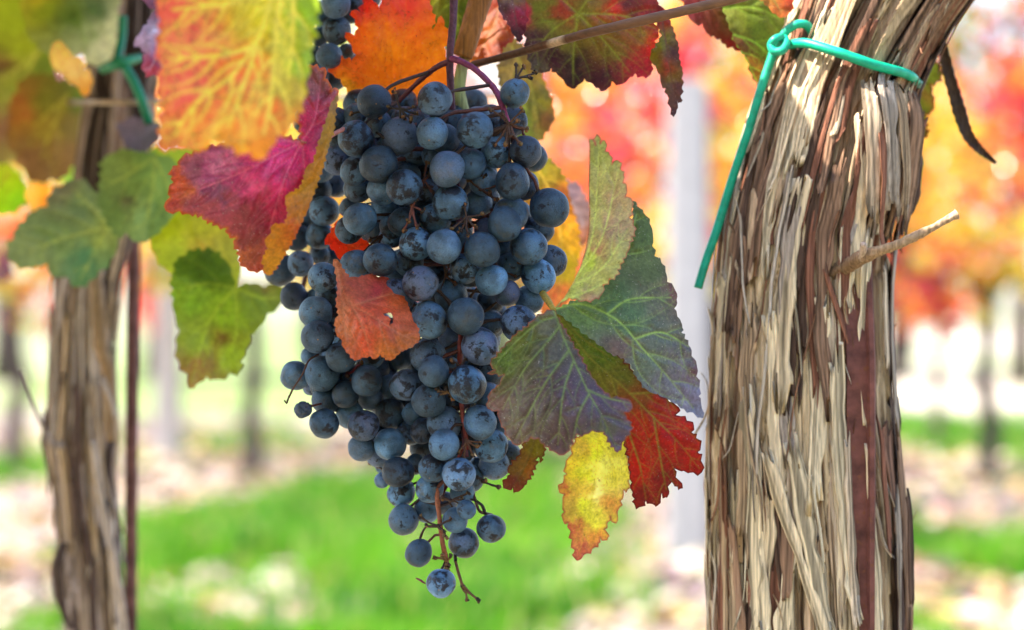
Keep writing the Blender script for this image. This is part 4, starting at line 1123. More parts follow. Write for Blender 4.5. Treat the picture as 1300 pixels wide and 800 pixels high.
blade('blade', L, [(25, -20), (28, 14), (36, 44), (58, 66), (80, 74), (105, 68), (115, 82), (128, 84), (140, 76), (146, 60), (148, 30), (152, -20)],
      [[(90, -20), (100, 20), (110, 70)]], [(35, -20, 1.06), (150, -10, 1.05), (120, 84, 1.03), (60, 35, 1.06)],
      [(60, 10, (130, 150, 30)), (90, 20, (80, 110, 35)), (120, 15, (75, 105, 60)), (110, 45, (150, 165, 110)), (130, 60, (205, 205, 165)), (140, 30, (190, 195, 150)), (50, 0, (190, 180, 40))], (120, 150, 60), M_leaf_glow, spacing=3.2, teeth=(3, 14), seed=56, gain=.95)
L = leaf((95, 85, 1.04), 'blurred glowing orange-yellow leaf edge below the cream-edged leaf')
blade('blade', L, [(66, 60), (72, 52), (84, 60), (90, 75), (104, 72), (106, 86), (115, 95), (116, 110), (108, 122), (100, 110), (86, 100), (70, 88), (64, 75)], [[(70, 60), (105, 112)]],
      [(66, 60, 1.04), (115, 110, 1.03), (70, 88, 1.035)], [(75, 75, (250, 205, 110)), (100, 90, (235, 190, 110)), (105, 115, (230, 150, 50))], (240, 200, 120), M_leaf_glow, spacing=3, seed=57, gain=1.1)
lowleft = [((40, 70, 1.2), 'big blurred olive green leaf filling the top left corner', [(-60, -40), (30, -30), (45, 20), (66, 60), (70, 90), (66, 120), (90, 140), (70, 170), (30, 200), (-20, 215), (-70, 200)],
            [(20, 20, (130, 140, 25)), (30, 60, (125, 130, 25)), (20, 110, (110, 110, 30)), (60, 80, (95, 105, 30)), (5, 80, (80, 40, 25), .3), (15, 160, (110, 70, 45)), (40, 180, (130, 120, 50))]),
           ((85, 140, 1.14), 'blurred olive leaf with rusty spots left of the dark top of the left trunk', [(30, 100), (60, 95), (90, 105), (112, 125), (116, 150), (110, 175), (100, 200), (80, 225), (50, 232), (30, 215), (10, 180), (15, 130)],
            [(60, 130, (100, 100, 30)), (90, 150, (110, 95, 40)), (60, 160, (130, 110, 45)), (85, 195, (120, 90, 50)), (40, 200, (110, 80, 50)), (30, 140, (140, 85, 40)), (100, 130, (85, 105, 35))]),
           ((12, 240, 1.1), 'bright lime green blurred leaf at the left edge', [(-40, 200), (0, 208), (18, 215), (28, 230), (31, 248), (26, 262), (12, 270), (-30, 268), (-50, 240)],
            [(5, 240, (150, 200, 20)), (20, 255, (130, 190, 30)), (10, 220, (160, 190, 30))]),
           ((50, 248, 1.16), 'small glowing yellow-orange leaf between two green leaves at the left', [(34, 235), (46, 226), (58, 230), (62, 245), (66, 258), (55, 264), (40, 266), (33, 254)],
            [(48, 245, (250, 180, 50)), (60, 258, (240, 140, 50))]),
           ((80, 215, 1.15), 'small bright green blurred leaf left of the left trunk', [(72, 205), (88, 195), (98, 200), (94, 218), (88, 232), (76, 230)],
            [(85, 212, (140, 190, 30))]),
           ((10, 300, 1.5), 'blurred dark purple-red leaf at the left edge below the lime one', [(-30, 275), (10, 270), (25, 285), (20, 320), (12, 350), (-5, 355), (-30, 345)],
            [(0, 290, (170, 60, 40)), (10, 320, (90, 40, 60)), (5, 345, (70, 35, 50))]),
           ((25, 345, 1.5), 'blurred reddish leaf tip under the dull green leaf at the far left', [(-30, 262), (20, 262), (36, 275), (34, 296), (15, 300), (-20, 296)],
            [(10, 280, (200, 90, 60)), (28, 285, (220, 130, 70))]),
           ((250, 245, 1.02), 'blurred yellow-green leaf behind the magenta leaf', [(190, 190), (250, 185), (310, 200), (330, 250), (320, 300), (290, 310), (240, 300), (205, 280)],
            [(240, 230, (130, 150, 40)), (290, 270, (120, 140, 35)), (220, 280, (150, 170, 40))]),
           ]
for k, (j, lab, outl, sds) in enumerate(lowleft):
    L = leaf(j, lab)
    cx = sum(p[0] for p in outl) / len(outl); cy_ = sum(p[1] for p in outl) / len(outl)
    d = j[2]
    blade('blade', L, outl, [[(cx + 20, cy_ - 40), (cx, cy_), (cx - 15, cy_ + 40)], [(cx + 20, cy_ - 40), (cx - 25, cy_)]],
          [(outl[0][0], outl[0][1], d + .02), (outl[len(outl) // 2][0], outl[len(outl) // 2][1], d - .01), (cx, cy_, d - .012), (outl[-1][0], outl[-1][1], d)],
          sds, (170, 160, 60), M_leaf_glow, spacing=3.6, teeth=(4, 16), seed=61 + k, gain=1.15)

# ------------------------------------------------------------------ grapes
def grape_mesh(seed, name='grape', shrivel=0.0):
    nu, nv = 44, 30
    R_ = np.random.RandomState(seed)
    V = [(0, 0, 1.0)]
    for j in range(1, nv):
        th = math.pi * j / nv
        for i in range(nu):
            ph = 2 * math.pi * i / nu
            V.append((math.sin(th) * math.cos(ph), math.sin(th) * math.sin(ph), math.cos(th)))
    V.append((0, 0, -1.0))
    V = np.array(V)
    lump = fbm(V[:, 0] * 1.3 + seed, V[:, 1] * 1.3, V[:, 2] * 1.3, seed=seed, octv=2) - .5
    r = 1 + .14 * lump
    # shallow pit at the stalk, tiny navel at the far end
    r -= .05 * np.exp(-((V[:, 2] - 1) / .03) ** 2)
    r -= .04 * np.exp(-((V[:, 2] + 1) / .006) ** 2)
    if shrivel:
        rid = np.abs(fbm(V[:, 0] * 2.2, V[:, 1] * 2.2, V[:, 2] * 1.2, seed=seed + 3, octv=3) - .5)
        r = r * (1 - shrivel * .5) - shrivel * np.exp(-(rid / .05) ** 2) * .35 + .1 * lump
    V = V * r[:, None]
    V[:, 2] *= 1.03 + .06 * R_.rand()
    F = [(0, 1 + i, 1 + (i + 1) % nu) for i in range(nu)]
    for j in range(nv - 2):
        a = 1 + j * nu
        F += [(a + i, a + nu + i, a + nu + (i + 1) % nu, a + (i + 1) % nu) for i in range(nu)]
    a = 1 + (nv - 2) * nu
    F += [(a + i, len(V) - 1, a + (i + 1) % nu) for i in range(nu)]
    o = mesh_np(name, V, F, M_grape)
    return o


G_MESH = [grape_mesh(s).data for s in (1, 2, 3, 4)]
G_RAIS = grape_mesh(9, shrivel=.5).data
for o in list(COL.objects):
    if o.name.startswith('grape') and o.type == 'MESH': bpy.data.objects.remove(o)

Z5 = lambda x, y, r: (340 + x / 3.076, 100 + y / 3.076, r / 3.076)
Z6 = lambda x, y, r: (340 + x / 3.076, 330 + y / 3.076, r / 3.076)
Z7 = lambda x, y, r: (340 + x / 3.095, 560 + y / 3.095, r / 3.095)
Z4 = lambda x, y, r: (340 + x / 4.0, y / 4.0, r / 4.0)
main = [  # (position fn, x, y, r, layer)
    (Z5, 415, 88, 65, 1), (Z5, 651, 80, 67, 0), (Z5, 965, 56, 58, 0), (Z5, 345, 236, 71, 0), (Z5, 517, 225, 74, 1), (Z5, 641, 212, 62, 0),
    (Z5, 690, 235, 60, 2), (Z5, 808, 201, 71, 0), (Z5, 434, 335, 75, 0), (Z5, 340, 360, 59, 1), (Z5, 270, 318, 57, 2), (Z5, 533, 424, 71, 0),
    (Z5, 447, 435, 59, 1), (Z5, 352, 428, 56, 2), (Z5, 699, 352, 70, 0), (Z5, 790, 332, 62, 1), (Z5, 893, 287, 62, 1), (Z5, 1006, 284, 62, 0),
    (Z5, 960, 165, 56, 2), (Z5, 955, 402, 71, 0), (Z5, 1000, 415, 58, 2), (Z5, 1100, 505, 76, 0), (Z5, 714, 485, 71, 0), (Z5, 950, 525, 68, 1),
    (Z5, 925, 568, 69, 0), (Z5, 1020, 655, 73, 0), (Z5, 845, 400, 60, 2), (Z5, 820, 490, 58, 3), (Z5, 360, 548, 66, 0), (Z5, 318, 590, 55, 1),
    (Z5, 318, 505, 40, 2), (Z5, 530, 560, 60, 1), (Z5, 655, 548, 62, 2), (Z5, 485, 575, 50, 2), (Z5, 580, 645, 66, 0), (Z5, 688, 655, 70, 0),
    (Z5, 838, 668, 70, 0), (Z5, 855, 590, 48, 2), (Z5, 485, 610, 50, 3), (Z5, 440, 708, 66, 0), (Z5, 548, 712, 62, 1), (Z5, 773, 740, 62, 1),
    (Z5, 873, 786, 63, 0), (Z5, 1055, 770, 67, 0), (Z5, 1105, 712, 62, 1), (Z5, 345, 728, 62, 0), (Z5, 1060, 590, 58, 3), (Z5, 950, 735, 56, 2),
    (Z5, 262, 165, 55, 2), (Z5, 270, 235, 52, 3), (Z5, 430, 175, 52, 3), (Z5, 592, 172, 48, 3), (Z5, 585, 290, 52, 3), (Z5, 540, 325, 52, 3),
    (Z5, 425, 600, 50, 3), (Z5, 750, 615, 50, 3), (Z5, 650, 300, 50, 3), (Z5, 620, 440, 48, 3),
    (Z6, 505, 140, 69, 0), (Z6, 597, 92, 69, 0), (Z6, 629, 235, 75, 0), (Z6, 772, 220, 73, 0), (Z6, 830, 338, 73, 0), (Z6, 980, 246, 71, 0),
    (Z6, 778, 487, 75, 0), (Z6, 935, 130, 51, 1), (Z6, 1020, 155, 56, 2), (Z6, 875, 245, 48, 2), (Z6, 715, 140, 66, 2), (Z6, 725, 310, 60, 3),
    (Z6, 625, 372, 67, 1), (Z6, 647, 435, 62, 0), (Z6, 628, 550, 67, 0), (Z6, 540, 487, 62, 1), (Z6, 860, 535, 55, 2), (Z6, 826, 635, 66, 1),
    (Z6, 690, 642, 69, 1), (Z6, 690, 722, 60, 0), (Z6, 870, 722, 68, 2), (Z6, 905, 640, 50, 3), (Z6, 606, 668, 50, 2), (Z6, 572, 600, 47, 2),
    (Z6, 560, 672, 50, 2), (Z6, 680, 560, 50, 3), (Z6, 960, 560, 50, 3),
    (Z7, 512, 122, 62, 0), (Z7, 648, 107, 58, 0), (Z7, 750, 130, 66, 0), (Z7, 636, 187, 55, 1), (Z7, 525, 205, 55, 1), (Z7, 890, 92, 60, 2),
    (Z7, 940, 55, 55, 3), (Z7, 765, 200, 50, 2), (Z7, 533, 310, 59, 0), (Z7, 625, 268, 52, 1), (Z7, 700, 245, 45, 2), (Z7, 736, 312, 50, 1),
    (Z7, 780, 270, 38, 0), (Z7, 770, 400, 60, 1), (Z7, 878, 343, 57, 0), (Z7, 593, 440, 54, 0), (Z7, 681, 558, 57, 0), (Z7, 830, 105, 42, 3), (Z7, 580, 90, 40, 3),
]
ID = lambda x, y, r: (x, y, r)
main += [(ID, 488, 264, 18, 3), (ID, 643, 316, 17, 3), (ID, 500, 348, 18, 3), (ID, 470, 290, 17, 3), (ID, 556, 300, 17, 3)]
leftb = [
    (Z6, 215, 70, 60, 0), (Z6, 235, 140, 52, 2), (Z6, 186, 205, 65, 0), (Z6, 194, 300, 64, 0), (Z6, 285, 380, 61, 0), (Z6, 262, 215, 42, 3),
    (Z6, 108, 452, 58, 0), (Z6, 212, 445, 69, 0), (Z6, 387, 473, 62, 0), (Z6, 305, 525, 54, 1), (Z6, 227, 550, 56, 1), (Z6, 220, 640, 59, 0),
    (Z6, 320, 605, 55, 2), (Z6, 374, 647, 63, 0), (Z6, 366, 733, 54, 1), (Z6, 478, 603, 61, 1), (Z6, 478, 720, 63, 0), (Z6, 480, 500, 52, 2),
    (Z6, 400, 540, 50, 2), (Z6, 400, 372, 56, 2), (Z6, 505, 375, 58, 3), (Z6, 168, 500, 30, 3), (Z6, 165, 375, 36, 3), (Z6, 435, 755, 55, 2),
    (Z7, 448, 155, 30, 1), (Z7, 455, 95, 35, 2), (Z6, 300, 300, 55, 3), (Z6, 420, 430, 55, 3), (Z6, 420, 690, 50, 3), (Z6, 500, 660, 50, 3), (Z6, 265, 460, 50, 3), (Z6, 330, 460, 50, 3),
]
back = [
    (Z5, 205, 345, 62, 0), (Z5, 195, 435, 55, 1), (Z5, 222, 517, 60, 0), (Z5, 203, 612, 57, 0), (Z5, 112, 620, 55, 1), (Z5, 128, 722, 52, 0),
    (Z5, 50, 745, 66, 1), (Z5, 265, 415, 52, 2), (Z5, 145, 520, 50, 2), (Z5, 205, 690, 38, 2), (Z5, 255, 690, 42, 2), (Z5, 165, 255, 55, 1),
    (Z5, 235, 270, 55, 2), (Z5, 150, 160, 55, 2), (Z6, 102, 143, 54, 0), (Z5, 145, 345, 55, 3), (Z5, 160, 600, 50, 3), (Z5, 60, 560, 55, 3),
    (Z4, 345, 20, 75, 0), (Z4, 350, 155, 74, 0), (Z4, 260, 185, 52, 1), (Z4, 312, 285, 68, 0), (Z4, 232, 285, 54, 1), (Z4, 400, 262, 42, 1),
    (Z4, 262, 60, 58, 1), (Z4, 450, 20, 50, 1), (Z4, 300, 100, 60, 3), (Z4, 250, 380, 62, 2), (Z4, 340, 400, 62, 3), (Z4, 420, 60, 60, 3),
    (Z4, 430, 330, 55, 3), (Z4, 240, 480, 60, 2), (Z4, 330, -80, 70, 1), (Z4, 430, -70, 60, 2), (Z4, 520, -10, 55, 2),
]


def pack(lst, d0, axis, wid, thick, prev=()):
    """give every berry of the list a depth: front layer on the bulge, later layers behind, none cutting another"""
    out = []
    items = []
    for fn, x, y, r, l in lst:
        px, py, pr = fn(x, y, r)
        cx = np.interp(py, [a[0] for a in axis], [a[1] for a in axis])
        hw = np.interp(py, [a[0] for a in axis], [a[2] for a in axis])
        u = min(1.0, abs(px - cx) / hw)
        d = d0 + thick * (1 - math.sqrt(1 - u * u * .96)) + l * .0085
        items.append((l, d, px, py, pr))
    items.sort()
    for l, d, px, py, pr in items:
        for _ in range(60):
            c = at(px, py, d); r = pr * d / FPX
            bad = False
            for (c2, r2) in list(prev) + out:
                if (c - c2).length < (r + r2) * .975:
                    bad = True; break
            if not bad: break
            d += .0012
        out.append((at(px, py, d), pr * d / FPX))
    return out


GM = pack(main, .772, [(90, 580, 130), (200, 560, 150), (330, 570, 150), (430, 580, 120), (560, 575, 90), (640, 580, 70), (760, 560, 50)], 150, .030)
GL = pack(leftb, .788, [(330, 440, 80), (450, 430, 90), (600, 470, 70)], 90, .022, prev=GM)
GB = pack(back, .835, [(0, 430, 80), (200, 400, 80), (400, 360, 60)], 80, .02, prev=GM + GL)


def fillers(G, n, seed, box, dmin, dmax, prev):
    """berries deep inside the bunch that close the gaps"""
    R = random.Random(seed)
    out = []
    tries = 0
    while len(out) < n and tries < 12000:
        tries += 1
        px = R.uniform(*box[:2]); py = R.uniform(*box[2:])
        # only where the visible berries cover the spot from the front
        d = R.uniform(dmin, dmax); r = R.uniform(17, 20) * d / FPX
        c = at(px, py, d)
        cover = 0
        for (c2, r2) in G:
            q = Vector(((c2.x / c2.y - c.x / c.y), (c2.z / c2.y - c.z / c.y)))
            if q.length * FPX < 19 and c2.y < d: cover += 1
        quad = set()
        for (c2, r2) in G:
            qx, qz = (c2.x / c2.y - c.x / c.y) * FPX, (c2.z / c2.y - c.z / c.y) * FPX
            ln = math.hypot(qx, qz)
            if 6 < ln < 44: quad.add(int(((math.atan2(qz, qx) + math.pi) / math.tau * 6)) % 6)
        if len(quad) < 5: continue
        if any((c - c2).length < (r + r2) * .84 for c2, r2 in list(G) + out + list(prev)): continue
        out.append((c, r))
    return out


FM = fillers(GM, 120, 5, (425, 715, 130, 660), .80, .855, GL + GB)
FL = fillers(GL, 36, 6, (385, 530, 370, 590), .81, .855, GM + GB + FM)


def nearest_on(path, p):
    best = None
    for a, b in zip(path[:-1], path[1:]):
        ab = b - a
        t = max(0, min(1, (p - a).dot(ab) / (ab.length_squared + 1e-12)))
        q = a + ab * t
        if best is None or (q - p).length < (best - p).length: best = q
    return best


BROWN = (.055, .026, .018); RED = (.20, .035, .03); PURP = (.12, .035, .07); DARK = (.022, .014, .012); TAN = (.26, .13, .05)


def knob(mb, p, r, col=DARK):
    mb.blob(p, r, col, .45, 5)


def star(mb, px, py, d, rays, col=BROWN):
    """an empty cluster of berry stalks with warty ends; rays = (dx, dy, ddepth px)"""
    c = at(px, py, d)
    knob(mb, c, 2.6 * d / FPX, col)
    for dx, dy, dz in rays:
        dd = d + dz * d / FPX
        m = (px + dx * .5 + rnd.uniform(-1.5, 1.5), py + dy * .5 + rnd.uniform(-1.5, 1.5), (d + dd) / 2)
        e = (px + dx, py + dy, dd)
        mb.tube(px_path([(px, py, d), m, e], 4), [1.7 * d / FPX, 1.25 * d / FPX, 1.7 * d / FPX], 7, col, bump=.3)
        E = at(*e)
        for _ in range(4):
            knob(mb, E + Vector((rnd.gauss(0, 1), rnd.gauss(0, 1), rnd.gauss(0, 1))) * (1.3 * d / FPX), rnd.uniform(1.2, 2.6) * d / FPX,
                 random.Random(len(mb.v)).choice([BROWN, DARK, (.14, .08, .03), (.20, .09, .035)]))


def bunch(label, G, fill, rach_px, root_px, stars=(), raisins=(), twigs=()):
    root = empty('grape_bunch', at(*root_px), label, 'grape bunch', 'grape bunches hanging from the vine')
    rach = [px_path(p[0], 5) for p in rach_px]
    mb = MB()
    for pth, (pp, rad, col) in zip(rach, rach_px):
        mb.tube(pth, [r * pp[0][2] / FPX for r in rad], 9, col, bump=.10)
    allp = [q for r in rach for q in r]
    i = 0
    for c, r in G:
        best = None
        for pth in rach:
            q = nearest_on(pth, c + Vector((0, 0, .006)))
            if best is None or (q - c).length < (best - c).length: best = q
        ax = (best + Vector((0, 0.012, .006)) - c)
        ax = ax.normalized() if ax.length > 1e-5 else Vector((0, 1, 0))
        ax = (ax + Vector((rnd.gauss(0, .25), abs(rnd.gauss(0, .3)), rnd.gauss(0, .25) + .15))).normalized()
        o = bpy.data.objects.new('grape', G_RAIS if i in raisins else G_MESH[rnd.randrange(4)])
        COL.objects.link(o)
        o.parent = root
        o.location = c - root.location
        q = ax.to_track_quat('Z', 'Y')
        o.rotation_euler = (q @ Matrix.Rotation(rnd.random() * 6.28, 3, 'Z').to_quaternion()).to_euler()
        o.scale = (r, r * rnd.uniform(.97, 1.0), r)
        # stalk of this berry
        s = c + ax * r * 1.0
        e = c + ax * r * 1.35 + (best - c) * .25
        knob(mb, s, r * .17, (.09, .05, .03))
        mb.tube([s, (s + e) / 2 + Vector((rnd.gauss(0, .0006), rnd.gauss(0, .0006), .0004)), e, best], [r * .10, r * .085, r * .12, r * .12], 6, BROWN if rnd.random() < .7 else (.13, .04, .03), bump=.25, cap=False)
        i += 1
    for s_ in stars: star(mb, *s_)
    for pts, rad, col in twigs:
        mb.tube(px_path(pts, 5), [r * pts[0][2] / FPX for r in rad], 7, col, bump=.2)
    mb.build('stem', M_stem, root)
    if fill:
        me = MB()
        base = G_MESH[0]
        bv = np.array([v.co[:] for v in base.vertices]); bf = [tuple(p.vertices) for p in base.polygons]
        scale = .0065
        V = []; F = []; n = 0
        for c, r in fill:
            q = Matrix.Rotation(rnd.random() * 6.28, 3, Vector((rnd.gauss(0, 1), rnd.gauss(0, 1), rnd.gauss(0, 1))).normalized())
            V.append((bv @ np.array(q).T) * r / scale + np.array(c - root.location) / scale)
            F += [tuple(i + n for i in f) for f in bf]; n += len(bv)
        o = mesh_np('inner_grapes', np.concatenate(V), F, M_grape)
        o.parent = root; o.scale = (scale,) * 3
        tag(o, kind='stuff')
    return root


extra = []
if len(GM) > 100:
    extra = GM[100:]; GMx = GM[:100]
else: GMx = GM
bunch('large sharp dark blue grape bunch at the front, tapering down to one lowest grape', GMx, FM + extra,
      [([(577, -30, .805), (575, 30, .803), (571, 70, .803), (572, 110, .807), (575, 160, .812), (580, 230, .812), (585, 330, .806), (586, 420, .797), (585, 470, .792), (588, 540, .789), (592, 580, .790)], [5.2, 5.0, 4.6, 4.4, 4, 3.6, 3.3, 3], (.11, .035, .065)),
       ([(572, 74, .803), (585, 78, .800), (603, 88, .796), (622, 106, .790), (631, 118, .786), (636, 130, .782), (643, 150, .779), (646, 158, .779)], [4.4, 4, 3.8, 4.2, 3.6, 3], (.24, .04, .12)),
       ([(570, 78, .803), (555, 85, .806), (540, 96, .812), (525, 110, .818), (505, 130, .822)], [4, 3.4, 3], (.12, .03, .045)),
       ([(586, 420, .785), (584, 440, .782), (584, 470, .784), (586, 515, .782), (590, 545, .781), (594, 570, .784)], [3.4, 3.3, 3.0, 2.6], RED),
       ([(554, 620, .782), (557, 650, .781), (562, 690, .780), (567, 712, .781)], [3.2, 3.0, 3.4], (.30, .09, .04)),
       ([(590, 560, .80), (575, 600, .796), (555, 640, .790)], [2.4, 2.2], RED),
       ([(592, 600, .79), (602, 630, .788), (608, 648, .787), (616, 652, .785)], [2, 1.8], (.10, .04, .03)),
       ([(578, 712, .781), (586, 740, .782), (592, 748, .783), (600, 756, .784), (607, 761, .784)], [2.0, 1.8, 1.4], (.12, .05, .025)),
       ], (577, -30, .805),
      stars=[(508, 138, .778, [(-6, -22, -4), (18, -2, 0), (-14, -2, 4), (6, 12, 2), (0, 22, 6), (22, 6, 4), (14, 14, 0)], DARK),
             (646, 158, .772, [(18, -18, -8), (22, 6, -2), (12, -4, -14), (-4, 26, -10), (2, 14, -16), (-18, 26, -4), (-22, -18, 0), (-8, -14, -2), (14, 24, -12)], (.085, .04, .025)),
             (592, 276, .772, [(-8, 18, -4), (-18, 14, -6), (2, 22, -10), (22, -4, 2), (-2, -16, 0), (12, 12, -2)], BROWN),
             (523, 262, .775, [(4, -8, -8), (-4, 18, -4), (6, 26, -8), (-10, 30, 0), (14, 6, 0)], (.16, .05, .04)),
             (538, 230, .786, [(4, -24, -4), (8, -10, -8), (-6, 14, -4), (10, 14, 0), (-10, -6, 0)], (.10, .035, .025)),
             (566, 350, .786, [(6, -20, -4), (12, 10, -8), (-6, 22, -6), (18, -8, 0), (-2, -30, 0)], BROWN),
             (610, 240, .786, [(12, 6, -6), (22, 14, -4), (-14, -12, -4), (4, -16, -4), (24, -6, 0)], (.07, .03, .02)),
             (640, 345, .790, [(-14, -10, -6), (14, 6, -6), (20, -12, 0), (-6, 14, -8)], (.10, .04, .025)),
             (584, 466, .776, [(-8, 4, -4), (-10, -8, -4), (8, -12, -2), (-18, 2, 0)], BROWN),
             (570, 498, .775, [(-14, -2, -4), (-18, 6, -2), (6, 10, -4), (-4, -6, -8)], (.13, .07, .03)),
             (592, 560, .776, [(14, 8, -6), (-10, 12, -6), (8, 18, -8), (18, 2, 0), (-4, 22, -4)], (.12, .05, .025)),
             (556, 668, .775, [(-14, 0, -2), (-22, -12, 0), (8, 6, -8), (16, -8, 0), (10, 14, -8)], BROWN),
             (572, 636, .775, [(14, -2, -4), (-10, -4, -2), (22, -10, 0)], BROWN),
             (567, 712, .778, [(2, 6, -4), (-4, -6, -6), (5, -6, -4), (0, 12, -4), (-14, -4, 0)], (.22, .11, .035)),
             (606, 606, .782, [(26, 12, 0), (10, 4, 0), (-8, -6, 0)], DARK),
             (590, 750, .783, [(3, 12, -2), (16, 11, 0), (-3, -6, 0)], (.16, .08, .03)),
             (540, 420, .800, [(10, -8, 0), (-10, 10, 0)], BROWN),
             (484, 300, .800, [(-14, 4, 0), (-22, 20, -10), (10, -8, 0), (-6, 14, -4)], BROWN),
             (655, 100, .783, [(0, -18, 4), (10, -16, 4), (24, -7, 6), (18, -2, 2)], (.05, .03, .025)),
             (462, 140, .79, [(-8, -14, 0), (10, -6, 0), (20, 8, -4), (-16, 4, 4)], DARK)],
      twigs=[([(616, 652, .785), (612, 642, .784), (604, 636, .785), (598, 634, .786)], [2.4, 1.8, 1.6], DARK),
             ([(533, 684, .783), (540, 670, .782), (552, 668, .781)], [1.6, 1.5], BROWN),
             ([(528, 734, .782), (534, 737, .781), (540, 741, .782)], [.8, 1.6, 1.0], (.18, .03, .05)),
             ([(500, 165, .786), (490, 175, .778), (478, 168, .781)], [2, 2.2, 1.8], DARK)])
bunch('grape bunch left of the front one, partly under the salmon leaf, with a shrivelled grape', GL + [(at(384.5, 520.5, .789), 14.5 * .789 / FPX)], FL,
      [([(470, 330, .83), (465, 400, .825), (455, 470, .82), (460, 540, .815), (470, 590, .815)], [3.5, 3, 2.5], (.12, .04, .04))], (470, 330, .83),
      raisins=(len(GL),),
      stars=[(450, 470, .80, [(-10, 6, -10), (8, -8, -4), (-4, 14, -8)], (.2, .04, .05))],
      twigs=[([(404, 450, .786), (392, 458, .776), (384, 475, .772), (373, 492, .771), (366, 506, .772), (364, 512, .772), (361, 508, .772)], [1.2, 1.2, 1.3, .9], (.07, .03, .02))])
bunch('blurred bluish grape bunch behind the magenta leaf, set back from the front one', GB, [],
      [([(430, -40, .87), (425, 60, .87), (410, 180, .87), (400, 300, .87), (380, 380, .868)], [4, 3.5, 3], (.12, .05, .05))], (430, -40, .87),
      stars=[(400, 326, .855, [(-8, 6, -4), (6, -8, -4), (10, 6, 0)], (.30, .04, .04))])

# ------------------------------------------------------------------ shoots and canes around the bunch
o = MB(); 
P = px_path([(618, -60, .835), (612, -10, .832), (602, 25, .83), (594, 50, .828), (587, 72, .828)], 8)
o.tube(P, [16 * .83 / FPX, 14.5 * .83 / FPX, 13.5 * .83 / FPX, 13 * .83 / FPX], 28, (.34, .13, .025), bump=.05)
c1 = o.build('shoot', M_shoot, loc=at(618, -60, .835)); tag(c1, 'thick ribbed brown vine shoot running down from the top edge to the grape stalk', 'vine shoot')
o = MB()
o.tube(px_path([(590, 74, .828), (586, 90, .827), (583, 115, .826), (588, 140, .826), (596, 165, .83), (602, 190, .84)], 8), [13 * .3 * .83 / FPX * 1.9, 8 * .83 / FPX, 8 * .83 / FPX, 7.5 * .83 / FPX], 18, [(.30, .17, .08), (.36, .40, .14), (.40, .42, .20), (.34, .36, .18)], bump=.04)
c2 = o.build('shoot', M_shoot, loc=at(590, 74, .828)); tag(c2, 'short pale green shoot below the thick brown one, between the upper grapes', 'vine shoot')
o = MB()
o.tube(px_path([(600, 82, .84), (640, 72, .825), (690, 58, .806), (740, 44, .79), (790, 32, .785), (850, 18, .785), (930, -1, .79), (1010, -20, .81)], 8), [4.6 * .8 / FPX, 5.6 * .8 / FPX, 6.4 * .8 / FPX, 6.2 * .8 / FPX], 16,
       [((.62, .42, .27) if 18 <= i_ <= 20 else tuple(np.array((.10, .04, .02)) + np.array((.10, .05, .02)) * i_ / 56)) for i_ in range(57)], bump=.05)
c3 = o.build('cane', M_cane, loc=at(600, 82, .84))
tag(c3, 'thin brown cane slanting up to the right across the top of the picture', 'vine cane')

